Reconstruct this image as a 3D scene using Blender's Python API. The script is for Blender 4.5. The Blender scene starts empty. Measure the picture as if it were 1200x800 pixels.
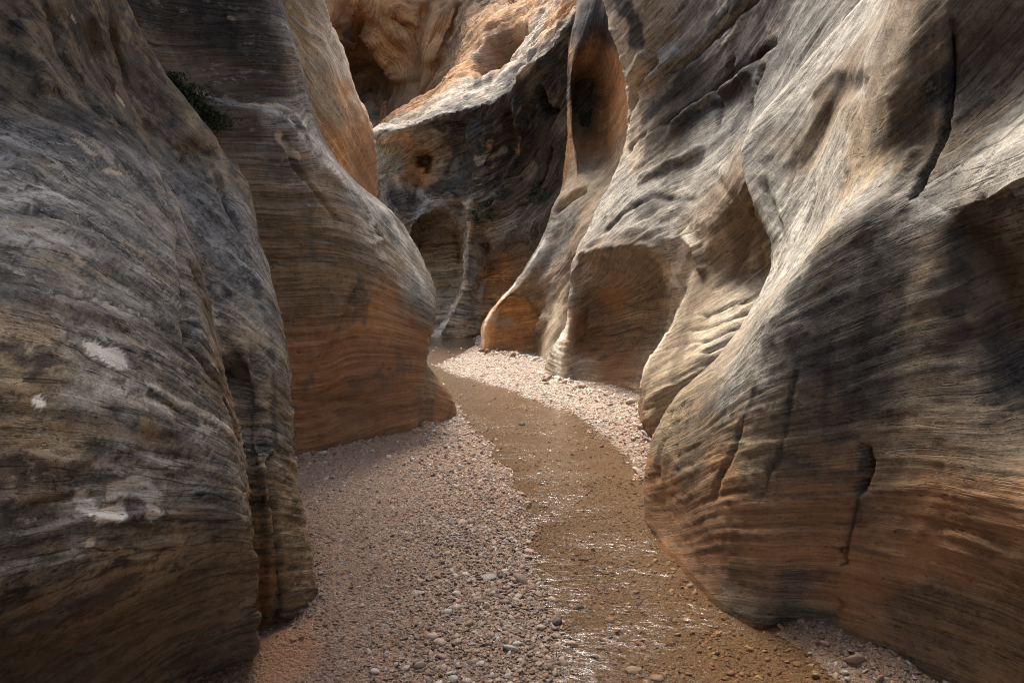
import bpy, math, random
import numpy as np
from mathutils import Vector

random.seed(7)
rng = np.random.default_rng(7)
C = bpy.context.scene.collection
sc = bpy.context.scene

# ------------------------------------------------------------------ camera
CAM = np.array([0.0, 0.0, 1.5])
PITCH = math.radians(5.0)
FPX = 800.0                        # focal length in photo pixels (photo 1200 x 800)
cam_d = bpy.data.cameras.new('camera')
cam = bpy.data.objects.new('camera', cam_d)
C.objects.link(cam)
cam.location = CAM
cam.rotation_euler = (math.radians(90) - PITCH, 0, 0)
cam_d.sensor_width = 36
cam_d.lens = 24
cam_d.clip_start = 0.05
cam_d.clip_end = 500
sc.camera = cam

# ------------------------------------------------------------------ light
SUN_EL, SUN_AZ = math.radians(60), math.radians(-22)
world = bpy.data.worlds.new('World')
sc.world = world
world.use_nodes = True
wn = world.node_tree.nodes
bg = wn['Background']
sky = wn.new('ShaderNodeTexSky')
sky.sky_type = 'NISHITA'
sky.sun_disc = False
sky.sun_elevation = SUN_EL
sky.sun_rotation = SUN_AZ
sky.dust_density = 4.0
sky.ozone_density = 0.6
sky.air_density = 1.0
world.node_tree.links.new(sky.outputs[0], bg.inputs[0])
bg.inputs[1].default_value = 0.15
sun_d = bpy.data.lights.new('sun', 'SUN')
sun = bpy.data.objects.new('sun', sun_d)
C.objects.link(sun)
sun_d.energy = 2.2
sun_d.angle = math.radians(22)
sun_d.color = (1.0, 0.93, 0.84)
sd = Vector((math.sin(SUN_AZ) * math.cos(SUN_EL), math.cos(SUN_AZ) * math.cos(SUN_EL), math.sin(SUN_EL)))
sun.rotation_euler = (-sd).to_track_quat('-Z', 'Y').to_euler()
sc.view_settings.view_transform = 'Standard'
sc.view_settings.look = 'None'
sc.view_settings.gamma = 1
sc.cycles.denoising_prefilter = 'NONE'
sc.cycles.filter_width = 1.1
sc.view_settings.exposure = 1.5

# ------------------------------------------------------------------ geometry helpers
CP, SP = math.cos(PITCH), math.sin(PITCH)


def P(px, py, D):
    """a point seen in the photo at (px, py), D metres ahead"""
    a = (px - 600.0) / FPX
    b = (400.0 - py) / FPX
    d = np.array([a, CP + b * SP, -SP + b * CP])
    return CAM + d * (D / d[1])


def GP(px, py, z=0.0):
    a = (px - 600.0) / FPX
    b = (400.0 - py) / FPX
    d = np.array([a, CP + b * SP, -SP + b * CP])
    return CAM + d * ((z - CAM[2]) / d[2])


def project(V):
    r = V - CAM
    f = r[..., 1] * CP - r[..., 2] * SP
    u = r[..., 1] * SP + r[..., 2] * CP
    ff = np.where(f > 0.05, f, 0.05)
    return 600 + FPX * r[..., 0] / ff, 400 - FPX * u / ff, f


_perm = np.random.default_rng(3).permutation(256)
_perm = np.concatenate([_perm, _perm, _perm])
_g = np.random.default_rng(5).normal(size=(256, 3))
_g /= np.linalg.norm(_g, axis=1)[:, None]


def perlin(p):
    p = np.asarray(p, dtype=np.float64)
    i = np.floor(p).astype(np.int64)
    f = p - i
    i &= 255
    w = f * f * f * (f * (f * 6 - 15) + 10)
    res = 0
    for dx in (0, 1):
        wx = w[..., 0] if dx else 1 - w[..., 0]
        for dy in (0, 1):
            wy = w[..., 1] if dy else 1 - w[..., 1]
            for dz in (0, 1):
                wz = w[..., 2] if dz else 1 - w[..., 2]
                h = _perm[_perm[_perm[i[..., 0] + dx] + i[..., 1] + dy] + i[..., 2] + dz]
                g = _g[h]
                res = res + wx * wy * wz * (g[..., 0] * (f[..., 0] - dx) + g[..., 1] * (f[..., 1] - dy) + g[..., 2] * (f[..., 2] - dz))
    return res * 1.6


def fbm(p, oct=4, gain=.5):
    r = 0
    a = 1.0
    for k in range(oct):
        r = r + a * perlin(p * (2 ** k) + 17.3 * k)
        a *= gain
    return r


def smooth(x, a, b):
    t = np.clip((x - a) / (b - a), 0, 1)
    return t * t * (3 - 2 * t)


def hermite(knots, pts, t):
    """non-uniform Catmull-Rom along axis 0"""
    n = len(knots)
    m = np.zeros_like(pts)
    for k in range(n):
        if k == 0:
            m[k] = (pts[1] - pts[0]) / (knots[1] - knots[0])
        elif k == n - 1:
            m[k] = (pts[-1] - pts[-2]) / (knots[-1] - knots[-2])
        else:
            h0, h1 = knots[k] - knots[k - 1], knots[k + 1] - knots[k]
            d0 = (pts[k] - pts[k - 1]) / h0
            d1 = (pts[k + 1] - pts[k]) / h1
            m[k] = (d0 * h1 + d1 * h0) / (h0 + h1)
    idx = np.clip(np.searchsorted(knots, t, side='right') - 1, 0, n - 2)
    h = (knots[idx + 1] - knots[idx])
    x = (t - knots[idx]) / h
    sh = (-1,) + (1,) * (pts.ndim - 1)
    x = x.reshape(sh)
    h = h.reshape(sh)
    return ((2 * x**3 - 3 * x**2 + 1) * pts[idx] + (x**3 - 2 * x**2 + x) * h * m[idx]
            + (-2 * x**3 + 3 * x**2) * pts[idx + 1] + (x**3 - x**2) * h * m[idx + 1])


def ctrl(c):
    if c[0] == 'w':
        return np.array(c[1:], float)
    if c[0] == 'b':                      # base, below the gravel
        py_guess = P(c[1], 700, c[2])
        return np.array([py_guess[0], c[2], c[3] if len(c) > 3 else -0.25])
    return P(*c)


SPACING = 2.6


def refine(G, axis, sp=2.6):
    """G (R,C,3): choose samples per segment from on-screen length"""
    X = np.moveaxis(G, axis, 0)
    x, y, f = project(X)
    onx = (f > 0.4) & (x > -80) & (x < 1280) & (y > -80) & (y < 880)
    k = [0.0]
    ts = []
    for s in range(len(X) - 1):
        world_len = np.linalg.norm(X[s + 1] - X[s], axis=-1).mean()
        dpx = np.hypot(x[s + 1] - x[s], y[s + 1] - y[s])
        vis = onx[s + 1] | onx[s]
        dpx = np.where(vis, np.minimum(dpx, 600), 0)
        n = int(max(5, np.percentile(dpx, 85) / sp))
        k.append(k[-1] + max(world_len, 1e-3))
        ts.append(np.linspace(k[-2], k[-1], n, endpoint=False))
    ts.append(np.array([k[-1]]))
    t = np.concatenate(ts)
    return np.moveaxis(hermite(np.array(k), X, t), 0, axis)


def grid_normals(V):
    du = np.gradient(V, axis=1)
    dv = np.gradient(V, axis=0)
    n = np.cross(du, dv)
    n /= np.linalg.norm(n, axis=-1)[..., None] + 1e-9
    return n


class Rock:
    def __init__(self, cols, sp=2.6, rows=(), edges=()):
        G = np.array([[ctrl(c) for c in col] for col in cols])     # C,R,3
        G = np.moveaxis(G, 0, 1)                                     # R,C,3
        for axis, ks in ((0, rows), (1, edges)):
            for k in sorted(ks, reverse=True):                       # tighten the surface into an edge at this row / column
                X = np.moveaxis(G, axis, 0)
                a = X[k] + (X[k - 1] - X[k]) * .14
                b = X[k] + (X[k + 1] - X[k]) * .14
                G = np.moveaxis(np.concatenate([X[:k], a[None], X[k:k + 1], b[None], X[k + 1:]]), 0, axis)
        G = refine(G, 0, sp)
        G = refine(G, 1, sp)
        self.V = G
        self.N = grid_normals(G)
        self.update()
        self.s = self.V[..., 2].copy()

    def update(self):
        self.px, self.py, self.f = project(self.V)
        self.coarse = None

    def find(self, px, py):
        """surface point seen at a photo pixel"""
        if self.coarse is None:
            self.coarse = (self.px[::4, ::4], self.py[::4, ::4], self.f[::4, ::4])
        cx, cy, cf = self.coarse
        d = np.where(cf > .3, np.hypot(cx - px, cy - py), 1e6)
        f = np.where(d < d.min() + 9, cf, 1e9)
        i, j = np.unravel_index(np.argmin(f), d.shape)
        i0, j0 = max(0, i * 4 - 8), max(0, j * 4 - 8)
        sl = (slice(i0, i * 4 + 9), slice(j0, j * 4 + 9))
        d = np.where(self.f[sl] > .3, np.hypot(self.px[sl] - px, self.py[sl] - py), 1e6)
        a, b = np.unravel_index(np.argmin(d), d.shape)
        return i0 + a, j0 + b

    def at(self, px, py):
        return self.V[self.find(px, py)]

    def fit_strata(self, lines, ridge=0.02, R=None):
        A, B = [], []
        pts = []
        for ln in lines:
            ln = np.array(ln, float)
            for a, b in zip(ln[:-1], ln[1:]):
                L = np.hypot(*(b - a))
                n = max(1, int(L / 30))
                d = (b - a) / L
                for k in range(n):
                    c = a + (b - a) * (k + .5) / n
                    up = np.array([d[1], -d[0]])
                    p0 = self.at(*c)
                    pt = self.at(*(c + d * 9))
                    ps = self.at(*(c + up * 9))
                    t, u = pt - p0, ps - p0
                    if np.linalg.norm(t) < 1e-6 or np.linalg.norm(u) < 1e-6:
                        continue
                    t /= np.linalg.norm(t)
                    u = u - t * u.dot(t)
                    if np.linalg.norm(u) < 1e-6:
                        continue
                    u /= np.linalg.norm(u)
                    pts.append((p0, t, u))
        c = np.array([p[0] for p in pts])
        if R is None:
            R = 0.45 * np.linalg.norm(c.max(0) - c.min(0))
        cen = c[:: max(1, len(c) // 60)]

        def grad(p):
            d = p - cen
            w = np.exp(-(d ** 2).sum(1) / (R * R))
            g = (-2 / (R * R) * d * w[:, None]) * R
            return np.concatenate([np.eye(3), g])        # (3+n, 3)
        for p, t, u in pts:
            g = grad(p)
            A.append(g @ t * 2.0)
            B.append(0)
            A.append(g @ u)
            B.append(1)
        n = 3 + len(cen)
        reg = np.eye(n) * ridge * math.sqrt(len(pts))
        reg[0, 0] = reg[1, 1] = reg[2, 2] = 1e-3
        A = np.vstack([np.array(A), reg])
        B = np.concatenate([np.array(B, float), np.zeros(n)])
        sol = np.linalg.lstsq(A, B, rcond=None)[0]
        s = self.V @ sol[:3]
        for k, ce in enumerate(cen):
            s = s + sol[3 + k] * R * np.exp(-((self.V - ce) ** 2).sum(-1) / (R * R))
        self.s = s

    def line_dist(self, pts, reach, jitter=0.0):
        """vertices near a polyline lying on the surface: flat indices, 3-D distance in photo pixels at that depth, position along it"""
        P3 = np.array([self.at(*p) for p in pts])
        Vf = self.V.reshape(-1, 3)
        r = reach * P3[:, 1].max() / FPX
        lo, hi_ = P3.min(0) - r, P3.max(0) + r
        ix = np.nonzero(((Vf > lo) & (Vf < hi_)).all(1))[0]
        V = Vf[ix]
        best = np.full(len(ix), 1e9)
        u = np.zeros(len(ix))
        n = len(P3) - 1
        for k in range(n):
            a, b = P3[k], P3[k + 1]
            ab = b - a
            L2 = max(ab.dot(ab), 1e-9)
            w = V - a
            t = np.clip((w @ ab) / L2, 0, 1)
            d = np.linalg.norm(w - t[:, None] * ab, axis=-1) * FPX / np.maximum(a[1] + (b[1] - a[1]) * t, .5)
            m = d < best
            best = np.where(m, d, best)
            u = np.where(m, (k + t) / n, u)
        D = np.median(P3[:, 1])
        if jitter:
            best = best + jitter * fbm(V * (FPX / D / 14), 3)
        return ix, best, u, D

    def stroke(self, pts, width, depth, jitter=0.0, taper=True):
        """push the surface in (depth < 0) or out along a line; width in pixels, depth in metres"""
        ix, d, u, D = self.line_dist(pts, width * 3 + 3 * jitter, jitter)
        w = np.exp(-(np.maximum(d, 0) / width) ** 2)
        if taper:
            w = w * smooth(u, -0.001, .12) * smooth(1 - u, -0.001, .12)
        i, j = np.unravel_index(ix, self.V.shape[:2])
        nv = self.V[i, j] + self.N[i, j] * (depth * w)[:, None]
        self.V[i, j] = nv
        self.px[i, j], self.py[i, j], self.f[i, j] = project(nv)
        self.coarse = None

    def push(self, px, py, rx, ry, depth, rot=0.0, p=2.0):
        """a dent (depth < 0) or swelling around one point; radii in photo pixels; p > 2 gives a steeper rim"""
        a = self.at(px, py)
        r = max(rx, ry) * 2.2 * a[1] / FPX
        Vf = self.V.reshape(-1, 3)
        ix = np.nonzero((np.abs(Vf - a) < r * 1.3).all(1))[0]
        i, j = np.unravel_index(ix, self.V.shape[:2])
        d = (Vf[ix] - a) * FPX / a[1]
        c, s_ = math.cos(math.radians(rot)), math.sin(math.radians(rot))
        x, z = d[:, 0] * c + d[:, 2] * s_, -d[:, 0] * s_ + d[:, 2] * c
        q = np.sqrt((x / rx) ** 2 + (z / ry) ** 2 + (d[:, 1] * .35 / max(rx, ry)) ** 2)
        w = np.exp(-q ** p)
        nv = self.V[i, j] + self.N[i, j] * (depth * w)[:, None]
        self.V[i, j] = nv
        self.update()

    def relief(self, amp, freq, oct=3):
        self.V = self.V + self.N * (amp * fbm(self.V * freq, oct))[..., None]
        self.N = grid_normals(self.V)
        self.update()

    def ledges(self, amp, F, seed=0.0, thr=-.1):
        """broken bed edges: each bed swells outwards and ends in a sharp little step, here and there along the wall"""
        q = self.s * F + .5 * perlin(self.V * 1.7 + seed) + .12 * perlin(self.V * 9 + seed)
        i = np.floor(q)
        fr = q - i
        h = fr ** 2 * (1 - smooth(fr, .90, 1.0))
        k = perlin(np.stack([i * .73 + seed, self.V[..., 0] * 1.6 + self.V[..., 1] * 1.2, self.V[..., 2] * 1.2], -1))
        m = smooth(k, thr, thr + .3)
        self.V = self.V + self.N * (amp * h * m)[..., None]
        self.update()

    def strata_relief(self, amp, F, lat=1.5, sharp=True):
        p = self.V * lat
        q = np.stack([self.s * F, p[..., 0] + p[..., 1] * .3, p[..., 2] * .5 + p[..., 1]], -1)
        n = perlin(q) + .5 * perlin(q * np.array([2.3, 1.7, 1.7]) + 9.1)
        if sharp:
            n = -np.abs(n) * 1.4 + .3
        env = .45 + .55 * smooth(perlin(self.V * 1.3 + 40), -.3, .4)
        self.V = self.V + self.N * (amp * n * env)[..., None]
        self.update()


def mesh_grid(name, V, attrs=None, cols=None, mat=None, label=None, cat=None, group=None, kind=None, parent=None):
    R, Cn = V.shape[:2]
    o = V.reshape(-1, 3)
    base = np.array([0.0, 0.0, 0.0]) if kind else np.array([o[:, 0].mean(), o[:, 1].mean(), 0.0])
    co = (o - base).astype(np.float32)
    idx = np.arange(R * Cn).reshape(R, Cn)
    q = np.stack([idx[:-1, :-1], idx[:-1, 1:], idx[1:, 1:], idx[1:, :-1]], -1).reshape(-1)
    me = bpy.data.meshes.new(name)
    nf = len(q) // 4
    me.vertices.add(len(co))
    me.vertices.foreach_set('co', co.ravel())
    me.loops.add(len(q))
    me.loops.foreach_set('vertex_index', q.astype(np.int32))
    me.polygons.add(nf)
    me.polygons.foreach_set('loop_start', (np.arange(nf) * 4).astype(np.int32))
    me.polygons.foreach_set('use_smooth', np.ones(nf, bool))
    me.update()
    me.validate()
    for k, v in (attrs or {}).items():
        a = me.attributes.new(k, 'FLOAT', 'POINT')
        a.data.foreach_set('value', v.reshape(-1).astype(np.float32))
    if cols is not None:
        a = me.attributes.new('col', 'FLOAT_COLOR', 'POINT')
        c4 = np.concatenate([cols.reshape(-1, 3), np.ones((len(co), 1))], 1).astype(np.float32)
        a.data.foreach_set('color', c4.ravel())
    if mat:
        me.materials.append(mat)
    ob = bpy.data.objects.new(name, me)
    ob.location = base
    C.objects.link(ob)
    tag(ob, label, cat, group, kind)
    if parent:
        ob.parent = parent
    return ob


def tag(o, label=None, cat=None, group=None, kind=None):
    for k, v in (('label', label), ('category', cat), ('group', group), ('kind', kind)):
        if v:
            o[k] = v


# ------------------------------------------------------------------ materials
def N(nt, t, **kw):
    n = nt.nodes.new(t)
    for k, v in kw.items():
        if k == 'op':
            n.operation = v
        elif k == 'blend':
            n.blend_type = v
        else:
            setattr(n, k, v)
    return n


def math_node(nt, op, a, b=None, clamp=False):
    n = nt.nodes.new('ShaderNodeMath')
    n.operation = op
    n.use_clamp = clamp
    for i, v in enumerate((a, b)):
        if v is None:
            continue
        if isinstance(v, (int, float)):
            n.inputs[i].default_value = v
        else:
            nt.links.new(v, n.inputs[i])
    return n.outputs[0]


def ramp(nt, fac, stops):
    n = nt.nodes.new('ShaderNodeMapRange')
    n.interpolation_type = 'SMOOTHSTEP'
    nt.links.new(fac, n.inputs[0])
    n.inputs[1].default_value, n.inputs[2].default_value = stops[0], stops[1]
    n.inputs[3].default_value, n.inputs[4].default_value = stops[2], stops[3]
    return n.outputs[0]


def mixc(nt, fac, a, b, blend='MIX'):
    n = nt.nodes.new('ShaderNodeMix')
    n.data_type = 'RGBA'
    n.blend_type = blend
    n.clamp_factor = True
    for sock, v in ((n.inputs[0], fac), (n.inputs[6], a), (n.inputs[7], b)):
        if isinstance(v, (int, float)):
            sock.default_value = v
        elif isinstance(v, tuple):
            sock.default_value = (*v, 1)
        else:
            nt.links.new(v, sock)
    return n.outputs[2]


def rock_material(name, F=60.0, lat=3.0, grain=60.0, bump=0.01, contrast=0.5):
    """sandstone: painted base colour, fine bedding lines that follow the stratum coordinate, grain, lichen specks"""
    m = bpy.data.materials.new(name)
    m.use_nodes = True
    nt = m.node_tree
    L = nt.links.new
    bs = nt.nodes['Principled BSDF']
    col = N(nt, 'ShaderNodeAttribute', attribute_name='col').outputs['Color']
    st = N(nt, 'ShaderNodeAttribute', attribute_name='strat').outputs['Fac']
    li = N(nt, 'ShaderNodeAttribute', attribute_name='lichen').outputs['Fac']
    tex = N(nt, 'ShaderNodeAttribute', attribute_name='weathered').outputs['Fac']     # 1 = old rough surface, low = scoured smooth
    geo = nt.nodes.new('ShaderNodeNewGeometry')
    pos = geo.outputs['Position']

    def noise(scale, detail, w=None, rough=.55, dim=None):
        n = nt.nodes.new('ShaderNodeTexNoise')
        n.noise_dimensions = '4D' if w is not None else '3D'
        L(pos, n.inputs['Vector'])
        if w is not None:
            L(w, n.inputs['W'])
        n.inputs['Scale'].default_value = scale
        n.inputs['Detail'].default_value = detail
        n.inputs['Roughness'].default_value = rough
        return n.outputs['Fac']
    # the fourth coordinate runs across the beds
    l1, l2 = lat * .5, lat * 7
    w1 = math_node(nt, 'MULTIPLY', st, F / l1)
    w2 = math_node(nt, 'MULTIPLY', st, F * 1.8 / l2)
    w3 = math_node(nt, 'MULTIPLY', st, F * .30 / (lat * .3))
    s1 = noise(l1, 4, w1, .68)
    s2 = noise(l2, 3, w2, .7)
    s3 = noise(lat * .3, 3, w3, .6)
    g1 = noise(grain, 4, None, .8)
    g2 = noise(grain * .13, 7, None, .72)
    lines = ramp(nt, s1, (.42, .58, 0, 1))
    fine = ramp(nt, s2, (.42, .58, 0, 1))
    # dark partings between beds, broken along their length
    part = ramp(nt, math_node(nt, 'ABSOLUTE', math_node(nt, 'SUBTRACT', s3, .5)), (0, .016, 0, 1))
    part2 = ramp(nt, math_node(nt, 'ABSOLUTE', math_node(nt, 'SUBTRACT', s1, .47)), (0, .02, 0, 1))
    part = math_node(nt, 'MAXIMUM', part, ramp(nt, g2, (.50, .56, 0, 1)))
    part2 = math_node(nt, 'MAXIMUM', part2, ramp(nt, g2, (.40, .47, 1, 0)))
    both = math_node(nt, 'MULTIPLY', math_node(nt, 'ADD', math_node(nt, 'MULTIPLY', part, .6), .4), math_node(nt, 'ADD', math_node(nt, 'MULTIPLY', part2, .45), .55))
    shade = math_node(nt, 'ADD', math_node(nt, 'MULTIPLY', lines, .34), math_node(nt, 'MULTIPLY', fine, .26))
    shade = math_node(nt, 'ADD', shade, math_node(nt, 'MULTIPLY', ramp(nt, g1, (.38, .62, 0, 1)), .5))
    shade = math_node(nt, 'ADD', shade, math_node(nt, 'MULTIPLY', ramp(nt, g2, (.36, .64, 0, 1)), .7))
    k = math_node(nt, 'ADD', math_node(nt, 'MULTIPLY', math_node(nt, 'SUBTRACT', shade, .9), math_node(nt, 'MULTIPLY', tex, contrast)), 1.0)
    k = math_node(nt, 'MULTIPLY', k, math_node(nt, 'ADD', math_node(nt, 'MULTIPLY', math_node(nt, 'SUBTRACT', both, 1.0), tex), 1.0))
    vv = nt.nodes.new('ShaderNodeVectorMath')
    vv.operation = 'SCALE'
    L(col, vv.inputs[0])
    L(k, vv.inputs['Scale'])
    c = vv.outputs[0]
    # lichen specks and flakes
    lp = noise(grain * .20, 5, math_node(nt, 'MULTIPLY', st, 2.6), .72)
    lp2 = noise(grain * .05, 2, None, .5)
    lm = math_node(nt, 'MULTIPLY', ramp(nt, lp, (.56, .61, 0, 1)), ramp(nt, lp2, (.40, .56, 0, 1)))
    lm = math_node(nt, 'MULTIPLY', lm, li)
    c = mixc(nt, lm, c, (.50, .45, .37))
    pit = noise(grain * .33, 3, math_node(nt, 'MULTIPLY', st, 3.0), .6)
    c = mixc(nt, ramp(nt, pit, (.64, .70, 0, .6)), c, (.035, .03, .028))
    L(c, bs.inputs['Base Color'])
    bs.inputs['Roughness'].default_value = .82
    bs.inputs['Specular IOR Level'].default_value = .25
    h = math_node(nt, 'ADD', math_node(nt, 'MULTIPLY', s1, .8), math_node(nt, 'MULTIPLY', both, .45))
    h = math_node(nt, 'ADD', h, math_node(nt, 'MULTIPLY', g1, .35))
    h = math_node(nt, 'ADD', h, math_node(nt, 'MULTIPLY', g2, 1.3))
    h = math_node(nt, 'SUBTRACT', h, ramp(nt, pit, (.62, .70, 0, .5)))
    h = math_node(nt, 'ADD', h, math_node(nt, 'MULTIPLY', lm, .12))
    b = nt.nodes.new('ShaderNodeBump')
    b.inputs['Strength'].default_value = 1
    b.inputs['Distance'].default_value = bump
    L(math_node(nt, 'MULTIPLY', h, math_node(nt, 'ADD', math_node(nt, 'MULTIPLY', tex, .8), .2)), b.inputs['Height'])
    L(b.outputs[0], bs.inputs['Normal'])
    return m


PAL = dict(
    o=(.36, .20, .10), O=(.58, .30, .125), b=(.205, .152, .098), B=(.11, .08, .053),
    g=(.25, .236, .208), G=(.40, .372, .315), k=(.042, .039, .035), K=(.095, .085, .072),
    t=(.37, .285, .185), T=(.52, .43, .31), w=(.88, .85, .77), r=(.25, .135, .072), y=(.32, .245, .15))


ROUGH = dict(o=.35, O=.75, b=.7, B=.6, g=1, G=1, k=1, K=1, t=.8, T=.8, w=.5, r=.35, y=.75)


def zone_colour(rock, zones, noise_amp=.35, freq=1.2, power=3.5):
    """zones: (px, py, key): blend of rock colours around anchors that sit on the surface"""
    V = rock.V.reshape(-1, 3)
    D = float(np.median(rock.f[(rock.f > 0.3)]))
    nn = np.stack([fbm(V * freq + 3.1 * k, 4) for k in range(3)], -1) * noise_amp
    # stretch the raggedness along the beds
    W = (V + nn).astype(np.float32)
    num = 0
    den = 0
    tx = 0
    for z in zones:
        a = rock.at(z[0], z[1]).astype(np.float32)
        d2 = ((W - a) ** 2).sum(1) + (0.02 * D) ** 2
        w = (z[3] if len(z) > 3 else 1.0) / (d2 * d2)
        num = num + w[:, None] * np.array(PAL[z[2]], np.float32)
        den = den + w
        tx = tx + w * ROUGH[z[2]]
    rock.tex = (tx / den).reshape(rock.V.shape[:2])
    return (num / den[:, None]).reshape(rock.V.shape)


def paint(rock, col, pts, width, key, strength=1.0, ragged=.6, soft=.35, taper=False):
    ix, d, u, D = rock.line_dist(pts, width * (2 + ragged))
    V = rock.V.reshape(-1, 3)[ix]
    d = d / width + ragged * fbm(V * (FPX / D / 18), 4)
    w = (1 - smooth(d, 1 - soft, 1 + soft)) * strength
    if taper:
        w = w * smooth(1 - u, 0, .5)
    if key in 'wT':
        t = rock.tex.reshape(-1)
        t[ix] = t[ix] * (1 - w * .75)
        rock.tex = t.reshape(rock.tex.shape)
    c = col.reshape(-1, 3)
    c[ix] = c[ix] * (1 - w[..., None]) + np.array(PAL[key]) * w[..., None]
    return c.reshape(col.shape)

# ================================================================== ROCK MASSES
# every mass is a loft: columns from left to right, each column from its foot upwards
# ---- left foreground
def hi(x, y, dx=-3.0, z1=5.0):
    s = min(max((y - 4.3) / .6, 0), 1) * min(max((8.2 - y) / .8, 0), 1)      # unseen overhang high up, added to shade the foreground from the sun
    return [('w', x, y, z1), ('w', x + .25 + (-1.1 - x) * s, y, z1 + 2.5), ('w', x + dx, y, z1 + 3.2)]

A = Rock([
    [('w', -1.5, -5, -.25), ('w', -1.3, -5, .5), ('w', -1.1, -5, .8), ('w', -1.1, -5, .95), ('w', -1.25, -5, 1.4), ('w', -1.7, -5, 2.0), ('w', -2.0, -5, 2.6), ('w', -2.1, -5, 3.5)] + hi(-1.9, -5),
    [('w', -1.4, -2, -.25), ('w', -1.2, -2, .5), ('w', -.95, -2, .8), ('w', -.95, -2, .95), ('w', -1.1, -2, 1.4), ('w', -1.6, -2, 2.0), ('w', -2.0, -2, 2.6), ('w', -2.1, -2, 3.5)] + hi(-1.9, -2),
    [('w', -1.45, .3, -.25), ('w', -1.25, .3, .5), ('w', -1.0, .3, .86), ('w', -1.0, .3, 1.0), ('w', -1.15, .3, 1.4), ('w', -1.7, .3, 2.0), ('w', -2.1, .3, 2.6), ('w', -2.2, .3, 3.4)] + hi(-1.9, .3),
    [('w', -1.5, 1.2, -.25), (-20, 810, 1.78), (-20, 705, 1.36), (-20, 670, 1.36), (-20, 420, 1.52), (-20, 200, 2.3), (-20, 105, 2.9), (-20, 0, 3.1)] + hi(-2.1, 3.1),
    [('w', -1.45, 1.6, -.25), (100, 800, 1.93), (100, 668, 1.62), (100, 638, 1.62), (90, 400, 1.80), (80, 205, 2.5), (70, 110, 3.1), (60, 0, 3.3)] + hi(-2.15, 3.3),
    [('w', -1.30, 2.0, -.25), (200, 790, 2.24), (205, 648, 1.93), (205, 615, 1.93), (190, 400, 2.08), (160, 200, 2.9), (110, 90, 3.5), (105, 0, 3.6)] + hi(-2.2, 3.6),
    [('w', -1.12, 2.3, -.25), (262, 790, 2.40), (272, 635, 2.12), (272, 600, 2.10), (240, 400, 2.30), (195, 225, 3.0), (130, 100, 3.7), (122, 0, 3.8)] + hi(-2.25, 3.9),
    [('w', -1.02, 2.42, -.25), (292, 790, 2.45), (294, 640, 2.27), (290, 595, 2.25), (262, 440, 2.45), (216, 262, 3.1), (146, 122, 3.9), (134, 0, 4.0)] + hi(-2.3, 4.1),
    [('w', -1.02, 2.62, -.25), (302, 775, 2.72), (303, 690, 2.68), (300, 600, 2.66), (269, 440, 2.84), (223, 300, 3.4), (155, 126, 4.05), (138, 0, 4.15)] + hi(-2.35, 4.2),
    [('w', -.93, 2.70, -.25), (330, 765, 2.80), (330, 700, 2.68), (318, 600, 2.64), (296, 445, 2.82), (248, 300, 3.45), (175, 135, 4.15), (142, 0, 4.3)] + hi(-2.4, 4.4),
    [('w', -.85, 2.85, -.25), (360, 762, 2.88), (368, 690, 2.86), (347, 600, 2.85), (334, 450, 3.0), (290, 300, 3.5), (225, 148, 4.3), (148, 0, 4.4)] + hi(-2.45, 4.6),
    [('w', -.87, 3.05, -.25), (361, 745, 3.0), (371, 690, 2.98), (352, 600, 2.98), (340, 450, 3.15), (306, 300, 3.7), (262, 170, 4.45), (155, 40, 4.6)] + hi(-2.5, 4.9),
    [('w', -1.1, 3.5, -.25), (350, 700, 3.4), (355, 640, 3.4), (342, 580, 3.4), (334, 450, 3.5), (305, 320, 4.0), (268, 215, 4.6), (160, 70, 4.9)] + hi(-2.8, 5.4),
    [('w', -1.9, 4.2, -.25), ('w', -1.8, 4.1, .3), ('w', -1.8, 4.1, .6), ('w', -1.8, 4.1, .8), ('w', -1.9, 4.2, 1.2), ('w', -2.2, 4.6, 1.7), ('w', -2.4, 5.0, 2.2), ('w', -3.0, 5.2, 3.4)] + hi(-3.1, 6.0),
], 3.3, rows=(2,))

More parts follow.
